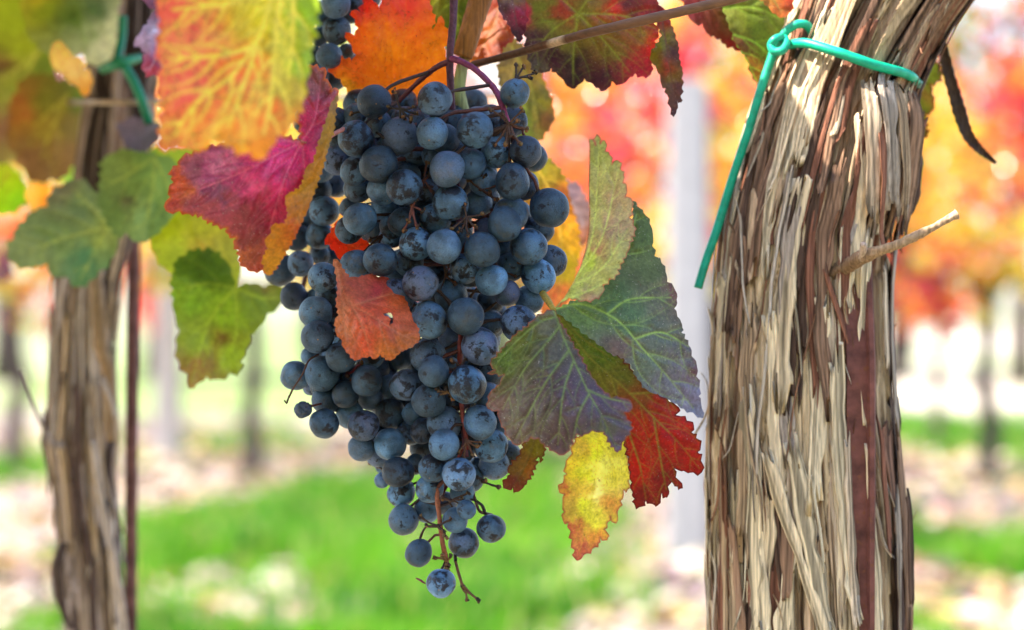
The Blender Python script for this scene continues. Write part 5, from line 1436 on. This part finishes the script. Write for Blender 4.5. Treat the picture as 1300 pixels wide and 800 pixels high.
# ------------------------------------------------------------------ the near trunk and the left trunk
def bark_trunk(root, prof, d0, nu, nv, y0, y1, pal, seed, amp=1.0, name='bark', strips=(), flat=1.0, bias=None):
    """prof: (py, x left, x right); a closed tube with fibrous, cracked bark relief"""
    prof = sorted(prof)
    py_ = [p[0] for p in prof]
    # denser rows inside the picture
    vis = np.linspace(y0, y1, nv)
    low = np.geomspace(y1 + 6, prof[-1][0], 40) if prof[-1][0] > y1 else []
    rows = np.concatenate([vis, low])
    th = np.linspace(0, 2 * math.pi, nu, endpoint=False)            # theta = 0 faces away; the seam is at the back
    # crowd the vertices on the camera side
    TH, PY = np.meshgrid(th, rows)
    cx = np.interp(PY, py_, [(p[1] + p[2]) / 2 for p in prof])
    hw = np.interp(PY, py_, [(p[2] - p[1]) / 2 for p in prof])
    phi = TH - math.pi                                              # 0 = towards camera
    u = phi * hw.mean()                                             # arc px
    lean = np.interp(PY, py_, np.cumsum([0] + [((b[1] + b[2]) - (a[1] + a[2])) / 2 * .0 for a, b in zip(prof[:-1], prof[1:])]))
    uw = u + 26 * (fbm(u / 90, PY / 260, seed=seed, octv=3) - .5) + 9 * (fbm(u / 30, PY / 90, seed=seed + 1, octv=3) - .5)
    big = fbm(uw / 46, PY / 420, seed=seed + 2, octv=3) - .5
    t1 = vn(uw / 13, PY / 210, seed=seed + 3)
    t2 = vn(uw / 7.5 + 40, PY / 130, seed=seed + 4)
    plate = np.floor(t1 * 5 + .35 * t2) / 5
    crack = smooth(.055, 0, np.abs(vn(uw / 17, PY / 240, seed=seed + 5) - .5)) + .6 * smooth(.05, 0, np.abs(vn(uw / 10 + 9, PY / 150, seed=seed + 6) - .5))
    fib = fbm(uw / 3.2, PY / 90, seed=seed + 7, octv=3) - .5
    kn = fbm(u / 20, PY / 22, seed=seed + 8, octv=3) - .5
    h = amp * (16 * big + 8.5 * (plate - .5) + 3.2 * (t2 - .5) - 6.5 * crack + 3.2 * fib + 1.6 * kn)
    R = (hw + h) * d0 / FPX
    X0 = (cx - 650) / FPX * d0
    Z = CAM_H - (PY - 400) / FPX * d0
    V = np.stack([X0 + R * np.sin(phi), d0 - R * np.cos(phi) * flat, Z], -1).reshape(-1, 3)
    # pigments: weathered straw grey, fresh reddish inner bark, old dark bark
    pale, tan, red, dark = [np.array(c) for c in pal]
    m1 = smooth(.40, .62, fbm(uw / 15, PY / 230, seed=seed + 11, octv=3))[..., None]
    m2 = smooth(.46, .60, fbm(uw / 9 + 50, PY / 170, seed=seed + 12, octv=3))[..., None]
    m3 = smooth(.50, .62, fbm(uw / 12 + 99, PY / 200, seed=seed + 13, octv=3))[..., None]
    top = smooth(.25, .75, plate + .25 * fib)[..., None]
    if bias is not None:
        bb = bias(uw, PY)[..., None]
    else: bb = 0.5
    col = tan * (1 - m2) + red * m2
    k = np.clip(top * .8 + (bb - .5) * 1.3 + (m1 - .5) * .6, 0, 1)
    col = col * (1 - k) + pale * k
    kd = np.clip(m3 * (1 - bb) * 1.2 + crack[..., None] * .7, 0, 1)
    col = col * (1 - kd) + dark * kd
    col = col * (.78 + .44 * fbm(uw / 2.2, PY / 70, seed=seed + 14, octv=2))[..., None]
    n = len(rows)
    I = np.arange(n * nu).reshape(n, nu)
    F = np.stack([I[:-1, :], np.roll(I, -1, 1)[:-1, :], np.roll(I, -1, 1)[1:, :], I[1:, :]], -1).reshape(-1, 4)
    o = mesh_np(name, V, F, M_bark, root, col.reshape(-1, 3))

    def surf(px_off, py, lift):
        """point on the bark, px_off = -1..1 across, lift in px outwards"""
        c = np.interp(py, py_, [(p[1] + p[2]) / 2 for p in prof]); w_ = np.interp(py, py_, [(p[2] - p[1]) / 2 for p in prof])
        ph = px_off * math.pi / 2
        r = (w_ + lift) * d0 / FPX
        return Vector(((c - 650) / FPX * d0 + r * math.sin(ph), d0 - r * math.cos(ph) * flat, CAM_H - (py - 400) / FPX * d0)), Vector((math.sin(ph), -math.cos(ph), 0)), Vector((math.cos(ph), math.sin(ph), 0))
    return o, surf


def strip(mb, surf, u0, ya, yb, wid, col, drift=0.0, lift=3.0, end=(0, 0), R=rnd, wob=.008):
    """a fibrous ribbon of bark lying along the trunk; end = how far (px) its upper and lower ends stand off"""
    L = abs(yb - ya); m = max(8, int(L / 5))
    nw = max(5, min(12, int(wid / 1.8)))
    ph1, ph2, ph3 = R.random() * 6, R.random() * 6, R.random() * 50
    rows = []
    d0 = .86 / FPX
    cols = []
    c = np.array(col)
    fib = [R.uniform(.7, 1.25) if R.random() > .22 else R.uniform(.25, .5) for _ in range(nw)]                 # each fibre keeps its tone along the strip
    rid = [R.uniform(-.9, .9) for _ in range(nw)]
    nt_ = [R.uniform(0, .16) for _ in range(nw)]; nb_ = [R.uniform(0, .22) for _ in range(nw)]   # frayed ends
    for i in range(m + 1):
        t = i / m
        row = []
        for k in range(nw):
            s = (k / (nw - 1) - .5)
            tt = min(1 - nb_[k], max(nt_[k], t))
            y = ya + (yb - ya) * tt
            uu = u0 + drift * tt + wob * math.sin(ph1 + tt * L / 70) + wob * .4 * math.sin(ph2 + tt * L / 26)
            lf = lift + end[0] * max(0, 1 - tt / .3) ** 2 + end[1] * max(0, (tt - .7) / .3) ** 2 + 1.1 * math.sin(ph2 + tt * L / 50)
            P, nr, tg = surf(uu, y, lf)
            edge = float(vn(ph3 + tt * L / 24.0, 3.0 + (1 if s > 0 else 0), seed=9)) - .5
            wv = wid * (1 + .7 * edge) * min(1, t / .05 + .55) * min(1, (1 - t) / .06 + .4)
            tw = .22 * math.sin(ph1 + t * L / 90)
            cup = (1 - (2 * s) ** 2) * min(2.2, wid * .1) + 1.5 * rid[k] * (.5 + .5 * math.sin(ph3 + k + t * L / 33))
            p = P + tg * (s * wv * d0) + nr * ((cup + tw * s * wv) * d0)
            row.append(p)
            cols.append(c * fib[k] * (.85 + .3 * float(vn(ph3 + k * 3.3, t * L / 22.0, seed=14))))
        rows.append(row)
    V = [p for r_ in rows for p in r_]
    nb = len(V)
    n0 = surf(u0, ya, 0)[1]
    V2 = [p - n0 * (1.3 * d0) for p in V]
    F = []
    for i in range(m):
        for k in range(nw - 1):
            a = i * nw + k
            F.append((a, a + 1, a + nw + 1, a + nw)); F.append((nb + a, nb + a + nw, nb + a + nw + 1, nb + a + 1))
        F.append((i * nw, i * nw + nw, nb + i * nw + nw, nb + i * nw)); b = i * nw + nw - 1
        F.append((b, nb + b, nb + b + nw, b + nw))
    mb.add([tuple(v) for v in V] + [tuple(v) for v in V2], F, np.array(cols + cols))


TP = [(-260, 1120, 1400), (-100, 1050, 1300), (0, 1014, 1238), (40, 1000, 1208), (80, 985, 1185), (120, 968, 1166), (180, 948, 1154), (240, 930, 1143), (300, 918, 1126), (360, 911, 1122), (430, 907, 1122), (520, 904, 1127), (600, 901, 1133), (700, 902, 1139), (800, 905, 1142), (1200, 915, 1150), (2400, 900, 1160), (3000, 880, 1180), (3260, 850, 1210)]
PALT = [(.74, .56, .35), (.30, .185, .11), (.24, .095, .06), (.045, .026, .020)]
troot = empty('old_vine', (0, 0, 0), 'big near vine trunk with shaggy peeling straw and red-brown bark, right of the grapes', 'grapevine')
troot.location = (at(1025, 3200, .862).x, .862, 0)
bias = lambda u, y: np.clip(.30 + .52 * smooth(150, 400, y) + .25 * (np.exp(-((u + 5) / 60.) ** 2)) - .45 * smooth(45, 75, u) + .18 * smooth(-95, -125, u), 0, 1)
_, surfT = bark_trunk(troot, TP, .862, 560, 620, -140, 830, PALT, 100, amp=1.0, bias=bias)
mb = MB()
Rs = random.Random(77)
SC = [(.84, .68, .46), (.76, .60, .40), (.52, .36, .23), (.60, .46, .33), (.34, .20, .13), (.26, .11, .07), (.42, .34, .28), (.12, .07, .05)]
for k in range(120):
    y = Rs.uniform(-120, 760)
    u = Rs.uniform(-.95, .42) if y < 60 else Rs.uniform(-.95, .24)
    if Rs.random() < .12: u = Rs.uniform(.62, .95)
    L = Rs.uniform(110, 420)
    wts = [3, 2.4, 2, 2, 1.6, 1.5, .8, .9] if y > 200 else [.8, .8, 2, 1, 2.5, 2.2, 2, 2.5]
    col = Rs.choices(SC, wts)[0]
    if u > .6: col = Rs.choice([(.15, .08, .06), (.30, .16, .11), (.08, .045, .035), (.45, .35, .27)])
    strip(mb, surfT, u, y, y + L, Rs.uniform(6, 24), col, Rs.gauss(0, .05) + (.05 if y < 250 else 0), Rs.uniform(2, 8), (Rs.uniform(0, 3), Rs.uniform(0, 5)), Rs)
for k in range(60):
    y = Rs.uniform(-120, 780); L = Rs.uniform(40, 240)
    strip(mb, surfT, Rs.uniform(-.97, .30 if y > 200 else .6), y, y + L, Rs.uniform(1.4, 3.6), Rs.choice([(.90, .76, .54), (.78, .62, .42), (.60, .42, .27), (.30, .15, .09), (.66, .56, .46)]), Rs.gauss(0, .10) + (.05 if y < 250 else 0), Rs.uniform(8, 15), (Rs.choice((0, 0, 6, 14)), Rs.choice((0, 2, 8, 18))), Rs, .02)
mb.build('fibrous_bark', M_strip, troot)
# loose strips that stand off the trunk, each its own piece
loose = [(.06, 110, 306, 20, 1, .30, 24, (-16, 2), 3), (.16, 100, 285, 22, 6, .30, 28, (-18, 2), 6), (.28, 110, 300, 22, 3, .30, 30, (-18, 2), 2), (.44, 120, 310, 20, 3, .20, 28, (-18, 2), 4), (.20, 150, 350, 9, 3, .26, 29, (-16, 2), 5),
         (.345, 290, 560, 13, 0, -.02, 17, (2, 2), 0), (.34, 540, 830, 15, 0, .02, 17, (2, 2), 1), (.74, 290, 560, 24, 6, .0, 12, (1, 1), 6), (.75, 520, 830, 26, 6, .02, 12, (1, 1), 4), (.86, 300, 830, 20, 7, .0, 4, (0, 0), 7),
         (.50, 330, 470, 13, 6, .05, 22, (-6, -4), 3), (.42, 520, 700, 9, 3, .03, 24, (-6, 0), 5), (.60, 600, 760, 10, 3, -.02, 30, (-8, 0), 7),
         (-.55, 300, 470, 9, 0, -.02, 4, (8, 2), 4), (-.28, 380, 640, 16, 0, .05, 8, (14, 0), 0), (.10, 150, 400, 18, 1, .30, 10, (0, 4), 1), (.28, 200, 420, 16, 0, -.02, 9, (6, 3), 1),
         (.05, 330, 520, 8, 4, .34, 14, (0, 8), 5), (.12, 420, 800, 20, 0, .10, 11, (6, 10), 0), (-.45, 480, 830, 16, 1, .14, 9, (3, 4), 0), (-.30, 560, 830, 15, 0, .36, 12, (6, 3), 1),
         (-.15, 540, 830, 22, 0, .22, 9, (4, 4), 0), (.22, 520, 790, 12, 3, -.03, 13, (3, 14), 3), (.40, 470, 640, 9, 2, .10, 12, (0, 10), 2), (-.97, 420, 830, 10, 0, .01, 5, (2, 4), 0),
         (-.92, 560, 830, 12, 0, .02, 6, (5, 2), 1), (.34, 600, 700, 6, 1, .12, 14, (0, 16), 3), (-.70, 280, 370, 7, 2, .16, 8, (14, 4), 4), (.97, 400, 560, 6, 6, .02, 6, (16, 2), 5),
         (.98, 560, 740, 7, 6, -.01, 7, (3, 12), 6), (.90, 640, 830, 9, 4, -.12, 8, (20, 4), 7), (.75, 150, 330, 15, 6, .22, 10, (6, 14), 5), (.60, 190, 300, 12, 1, .14, 10, (10, 4), 2),
         (-.10, 90, 260, 12, 2, .05, 8, (3, 8), 4), (.45, 100, 330, 13, 1, .02, 10, (2, 6), 1), (.20, 100, 330, 11, 6, .02, 9, (5, 5), 6), (-.60, 640, 830, 13, 4, .12, 9, (4, 2), 4)]
for (u, ya, yb, wd, ci, dr, lf, en, cj) in loose:
    m_ = MB(); strip(m_, surfT, u, ya, yb, wd, SC[cj], dr, lf, en, Rs)
    m_.build('bark_strip', M_strip, troot)
# dark crescent loops of bark on the right
for pts, r, c in [([(1160, 150, .87), (1166, 200, .862), (1160, 250, .86), (1146, 285, .86), (1132, 318, .865)], [2, 5.5, 7, 4, 2], (.10, .06, .045)),
                  ([(1152, 120, .87), (1158, 170, .85), (1152, 220, .848), (1140, 260, .85), (1128, 290, .86)], [3, 6, 5, 3], (.16, .09, .06)),
                  ([(1148, 160, .845), (1150, 210, .838), (1138, 255, .836), (1124, 300, .84)], [2, 3.5, 3, 2], (.34, .22, .15)),
                  ([(1125, 430, .85), (1133, 470, .85), (1128, 500, .85), (1134, 560, .85), (1137, 600, .85), (1131, 640, .85)], [1.5, 2.6, 2, 2.4, 1.5], (.08, .05, .04))]:
    m_ = MB()
    m_.tube(px_path(pts, 8), [q * .86 / FPX for q in r], 10, c, bump=.22)
    m_.build('bark_loop', M_strip, troot)
# broken side twig
m_ = MB()
m_.tube(px_path([(1056, 352, .846), (1072, 341, .828), (1084, 333, .819), (1096, 326, .812), (1112, 320, .808), (1130, 314, .805), (1150, 306, .803), (1172, 295, .802), (1190, 286, .801), (1207, 276, .80), (1215, 272, .80)], 6),
        [q * .81 / FPX for q in (9, 9.5, 9.5, 8.5, 6, 5.8, 6.0, 4.2, 4.8, 6.5)], 16, [(.26, .16, .09), (.32, .20, .12), (.42, .28, .17), (.40, .27, .17), (.48, .34, .24)], bump=.16)
m_.tube(px_path([(1050, 372, .838), (1056, 352, .834), (1064, 344, .829), (1074, 339, .825)], 5), [6 * .83 / FPX, 13 * .83 / FPX, 12 * .83 / FPX, 9 * .83 / FPX], 16, [(.24, .14, .08), (.28, .17, .10), (.30, .19, .11)], bump=.18)
m_.tube(px_path([(1094, 328, .812), (1096, 318, .808), (1096, 309, .806)], 4), [5.5 * .81 / FPX, 5 * .81 / FPX, 4 * .81 / FPX], 10, (.58, .42, .32), bump=.12)
m_.build('twig_stub', M_strip, troot)
# long dark curl of bark hanging at the top right
m_ = MB()
P = spline([(1192, 40), (1197, 62), (1204, 92), (1212, 120), (1219, 145), (1228, 170), (1240, 186), (1252, 197), (1265, 207)], 8)
W_ = np.interp(np.linspace(0, 1, len(P)), [0, .2, .5, .7, .85, 1], [10, 14, 17, 13, 9, 4])
V, F = [], []
for i, (p, w_) in enumerate(zip(P, W_)):
    t = P[min(i + 1, len(P) - 1)] - P[max(i - 1, 0)]; t = t / np.linalg.norm(t); nn = np.array([t[1], -t[0]])
    for k in range(6):
        s = k / 5 - .5
        q = p + nn * s * w_ * (1 + .12 * math.sin(i * 1.7))
        V.append(at(q[0], q[1], .872 + (.0016 * math.cos(s * 3) + .0008 * math.sin(i * .6)) + .004 * i / len(P)))
    for k in range(6):
        s = .5 - k / 5
        q = p + nn * s * w_ * .98
        V.append(at(q[0], q[1], .8736 + .0016 * math.cos(s * 3) + .004 * i / len(P)))
n = 12
for i in range(len(P) - 1):
    for k in range(n): F.append((i * n + k, i * n + (k + 1) % n, (i + 1) * n + (k + 1) % n, (i + 1) * n + k))
F.append(tuple(range(n))); F.append(tuple((len(P) - 1) * n + k for k in range(n)))
m_.add([tuple(v) for v in V], F, (.085, .055, .042))
m_.build('hanging_bark_curl', M_strip, troot)

# rusty steel post the vine grew round
m_ = MB()
def prism(mb, pts, dz, y0, y1, col, wob=None):
    V, F = [], []
    ys = np.concatenate([np.linspace(y0, 860, 60), np.linspace(900, y1, 20)])
    m = len(pts)
    for y in ys:
        for (x, d) in pts:
            v = at(x, y, 1.0)
            V.append(((x - 650) / FPX * dz, d + .016 * max(0.0, (470 - y) / 220) ** 1.3, CAM_H - (y - 400) / FPX * dz))
    for i in range(len(ys) - 1):
        for k in range(m): F.append((i * m + k, (i + 1) * m + k, (i + 1) * m + (k + 1) % m, i * m + (k + 1) % m))
    F.append(tuple(range(m))); F.append(tuple((len(ys) - 1) * m + k for k in range(m))[::-1])
    mb.add(V, F, col)
prism(m_, [(1068, .840), (1071, .8215), (1096, .8225), (1099, .8200), (1105, .8205), (1109, .8250), (1112, .856), (1108, .856), (1106, .8290), (1074, .8255), (1072, .840)], .83, 200, 3290, (.17, .062, .050))
pst = m_.build('steel_post', M_rust, sm=False, loc=(at(1090, 0, .83).x, .83, 0))
tag(pst, 'rusty steel post embedded in the right side of the big near trunk', 'steel post')
# green tie
def front(px, py, gap=.0042):
    P_ = sorted(TP); yy = [p[0] for p in P_]
    c = np.interp(py, yy, [(p[1] + p[2]) / 2 for p in P_]); w_ = np.interp(py, yy, [(p[2] - p[1]) / 2 for p in P_])
    u = min(1.0, abs(px - c) / (w_ + 8))
    return .862 - (w_ + 8) * .862 / FPX * math.sqrt(max(0, 1 - u * u)) - gap
G = (.0, .46, .27)
G1 = (.005, .42, .26)
m_ = MB()
rr = .85 / FPX
tail = [(886, 366, .846), (896, 332, .846), (910, 292, .846), (922, 252, .846), (934, 214, .845), (950, 166, .843), (964, 120, .842), (976, 84, .842), (982, 66, .842)]
m_.tube(px_path(tail, 8), [5.4 * rr, 5.6 * rr, 5.6 * rr, 5.8 * rr], 18, [(.0, .42, .27), (.0, .40, .24), G, G1])
m_.tube(px_path([(982, 66, .842), (990, 52, .838), (1000, 38, .836), (1012, 31, .835), (1024, 32, .836), (1031, 42, .838), (1029, 52, .841), (1020, 58, .843), (1004, 57, .842), (992, 58, .838)], 8), [5.6 * rr, 5.4 * rr, 5.4 * rr], 18, G1)
m_.tube(px_path([(992, 47, .834), (984, 50, .831), (979, 57, .832), (983, 65, .831), (993, 64, .830), (998, 56, .832), (996, 48, .836)], 8), [5.2 * rr, 5.4 * rr, 5.2 * rr], 18, G1)
band = [(1000, 58), (1010, 55), (1024, 55), (1040, 59), (1062, 66), (1085, 74), (1108, 82), (1130, 88), (1148, 93), (1158, 98)]
bp = [(x, y, front(x, y)) for x, y in band] + [(1163, 104, .846), (1166, 108, .862), (1150, 112, .89), (1090, 104, .902), (1020, 90, .895), (985, 72, .87), (984, 60, .848)]
m_.tube(px_path(bp, 8), [5.6 * rr, 6.2 * rr, 6.4 * rr, 6.2 * rr, 5.8 * rr, 5.6 * rr, 5.6 * rr], 18, G)
tie = m_.build('green_tie', M_green, loc=at(990, 58, .842))
tag(tie, 'bright green plastic tie knotted round the big near trunk with a loose end hanging left', 'plant tie')

# ------------------------------------------------------------------ left trunk with its rod, ties and wire
LP = [(-300, 110, 230), (-100, 105, 215), (0, 112, 206), (60, 112, 204), (130, 108, 200), (220, 95, 190), (300, 82, 168), (360, 70, 152), (450, 68, 142), (520, 66, 142), (560, 62, 145), (600, 70, 142), (700, 80, 150), (800, 88, 158), (1100, 90, 165), (2300, 80, 175), (2560, 60, 195)]
lroot = empty('old_vine', (at(110, 0, 1.10).x, 1.10, 0), 'blurred grey-brown vine trunk at the left, dark at the top and pale below', 'grapevine')
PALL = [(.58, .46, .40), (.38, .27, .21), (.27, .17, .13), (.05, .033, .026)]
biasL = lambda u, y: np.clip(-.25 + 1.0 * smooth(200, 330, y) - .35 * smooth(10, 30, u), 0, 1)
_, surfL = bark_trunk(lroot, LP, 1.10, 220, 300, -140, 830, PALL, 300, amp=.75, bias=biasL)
m_ = MB()
for k in range(70):
    y = Rs.uniform(240, 760); L = Rs.uniform(80, 260)
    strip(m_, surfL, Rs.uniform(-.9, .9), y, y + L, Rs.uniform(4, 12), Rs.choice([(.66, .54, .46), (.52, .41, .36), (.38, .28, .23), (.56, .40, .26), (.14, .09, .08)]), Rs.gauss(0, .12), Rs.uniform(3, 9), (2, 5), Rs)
m_.tube(px_path([(118, 330, 1.06), (124, 380, 1.055), (128, 440, 1.055), (138, 480, 1.06), (140, 560, 1.06)], 6), [8 * 1.06 / FPX, 9 * 1.06 / FPX, 6 * 1.06 / FPX], 10, (.34, .22, .13), bump=.2)
m_.tube(px_path([(130, 480, 1.05), (140, 505, 1.045), (146, 530, 1.045)], 5), [3 * 1.06 / FPX, 2 * 1.06 / FPX], 8, (.5, .42, .38), bump=.2)
m_.tube(px_path([(118, 560, 1.055), (130, 640, 1.05), (146, 720, 1.05), (156, 780, 1.055), (160, 830, 1.06)], 6), [4 * 1.06 / FPX, 5 * 1.06 / FPX, 5 * 1.06 / FPX], 8, (.50, .40, .34), bump=.2)
m_.tube(px_path([(80, 690, 1.08), (72, 720, 1.075), (76, 760, 1.08), (90, 800, 1.08)], 6), [6 * 1.06 / FPX, 7 * 1.06 / FPX, 4 * 1.06 / FPX], 8, (.09, .06, .05), bump=.2)
m_.tube(px_path([(28, 470, 1.07), (45, 520, 1.07), (64, 560, 1.075), (80, 566, 1.08)], 6), [2.0 * 1.06 / FPX, 2.5 * 1.06 / FPX, 5 * 1.06 / FPX], 8, (.34, .28, .27), bump=.2)
m_.build('fibrous_bark', M_strip, lroot)
m_ = MB()
m_.tube([at(170, -80, 1.12), at(170, 300, 1.12), at(167, 560, 1.12), at(166, 800, 1.12), at(165, 2540, 1.12)], [8.2 * 1.12 / FPX] * 5, 16, (.20, .09, .08), bump=.03)
rod = m_.build('rusty_rod', M_rust, loc=(at(166, 0, 1.12).x, 1.12, 0))
tag(rod, 'straight rusty reddish rod standing just right of the left trunk', 'steel rod')
m_ = MB()
m_.tube([at(-60, 131, 1.42), at(60, 131, 1.24), at(110, 130, 1.09), at(124, 130, 1.045), at(165, 130, 1.03), at(205, 129, 1.04), at(300, 128, 1.10), at(700, 118, 1.15)], [3.6 * 1.05 / FPX] * 4, 10, (.42, .30, .20))
wr = m_.build('trellis_wire', M_cane, loc=at(60, 131, 1.085)); tag(wr, 'blurred brown trellis wire running level across the dark top of the left trunk', 'trellis wire')
m_ = MB()
q = 1.03 / FPX
m_.tube(px_path([(156, 20, 1.03), (155, 45, 1.03), (151, 68, 1.025), (148, 80, 1.022)], 6), [5.5 * q] * 3, 12, (.0, .20, .08))
m_.tube(px_path([(130, 88, 1.03), (146, 82, 1.02), (160, 78, 1.02), (178, 73, 1.03)], 6), [6 * q, 8 * q, 5 * q], 12, (.0, .22, .09))
m_.tube(px_path([(158, 84, 1.02), (168, 100, 1.018), (178, 122, 1.018), (184, 140, 1.02), (190, 156, 1.025)], 6), [6 * q] * 3, 12, (.0, .24, .11))
tg = m_.build('green_tie', M_green, loc=at(150, 80, 1.02)); tag(tg, 'blurred dark green tie knotted on the dark top of the left trunk', 'plant tie')

# ------------------------------------------------------------------ unseen vine leaves above the frame, placed to keep sun off the grapes
V, F, C = [], [], []
n = 0
Rc = random.Random(21)
for k in range(520):
    x, y = (Rc.uniform(-.66, -.19), Rc.uniform(.50, 1.25)) if k > 60 else (Rc.uniform(-.19, -.05), Rc.uniform(.68, .80))
    d_top = CAM_H + (400 + 40) / FPX * (y + .05)
    z = max(d_top + .055, Rc.uniform(1.12, 1.20))
    s = Rc.uniform(.04, .065)
    nrm = Vector((Rc.gauss(-.4, .6), Rc.gauss(0, .6), Rc.gauss(.9, .4))).normalized()
    pal = PAL[Rc.choices(['green', 'yellow', 'orange', 'red'], [4, 2, 1.5, 1])[0]]
    n = leaf_cloud(V, F, C, n, (x, y, z), s, nrm, Rc.choice(pal), Rc.random() * 6.28, 20)
cv = mesh_np('overhead_shade_leaves', V, np.array(F), M_bgleaf, cols=C, sm=False)
tag(cv, 'mixed green and autumn leaves added out of view to shade the grapes', 'foliage', kind='stuff')

for o in list(COL.objects):
    if o.type == 'MESH' and o.parent is None and 'label' not in o and 'kind' not in o:
        print('UNTAGGED', o.name)
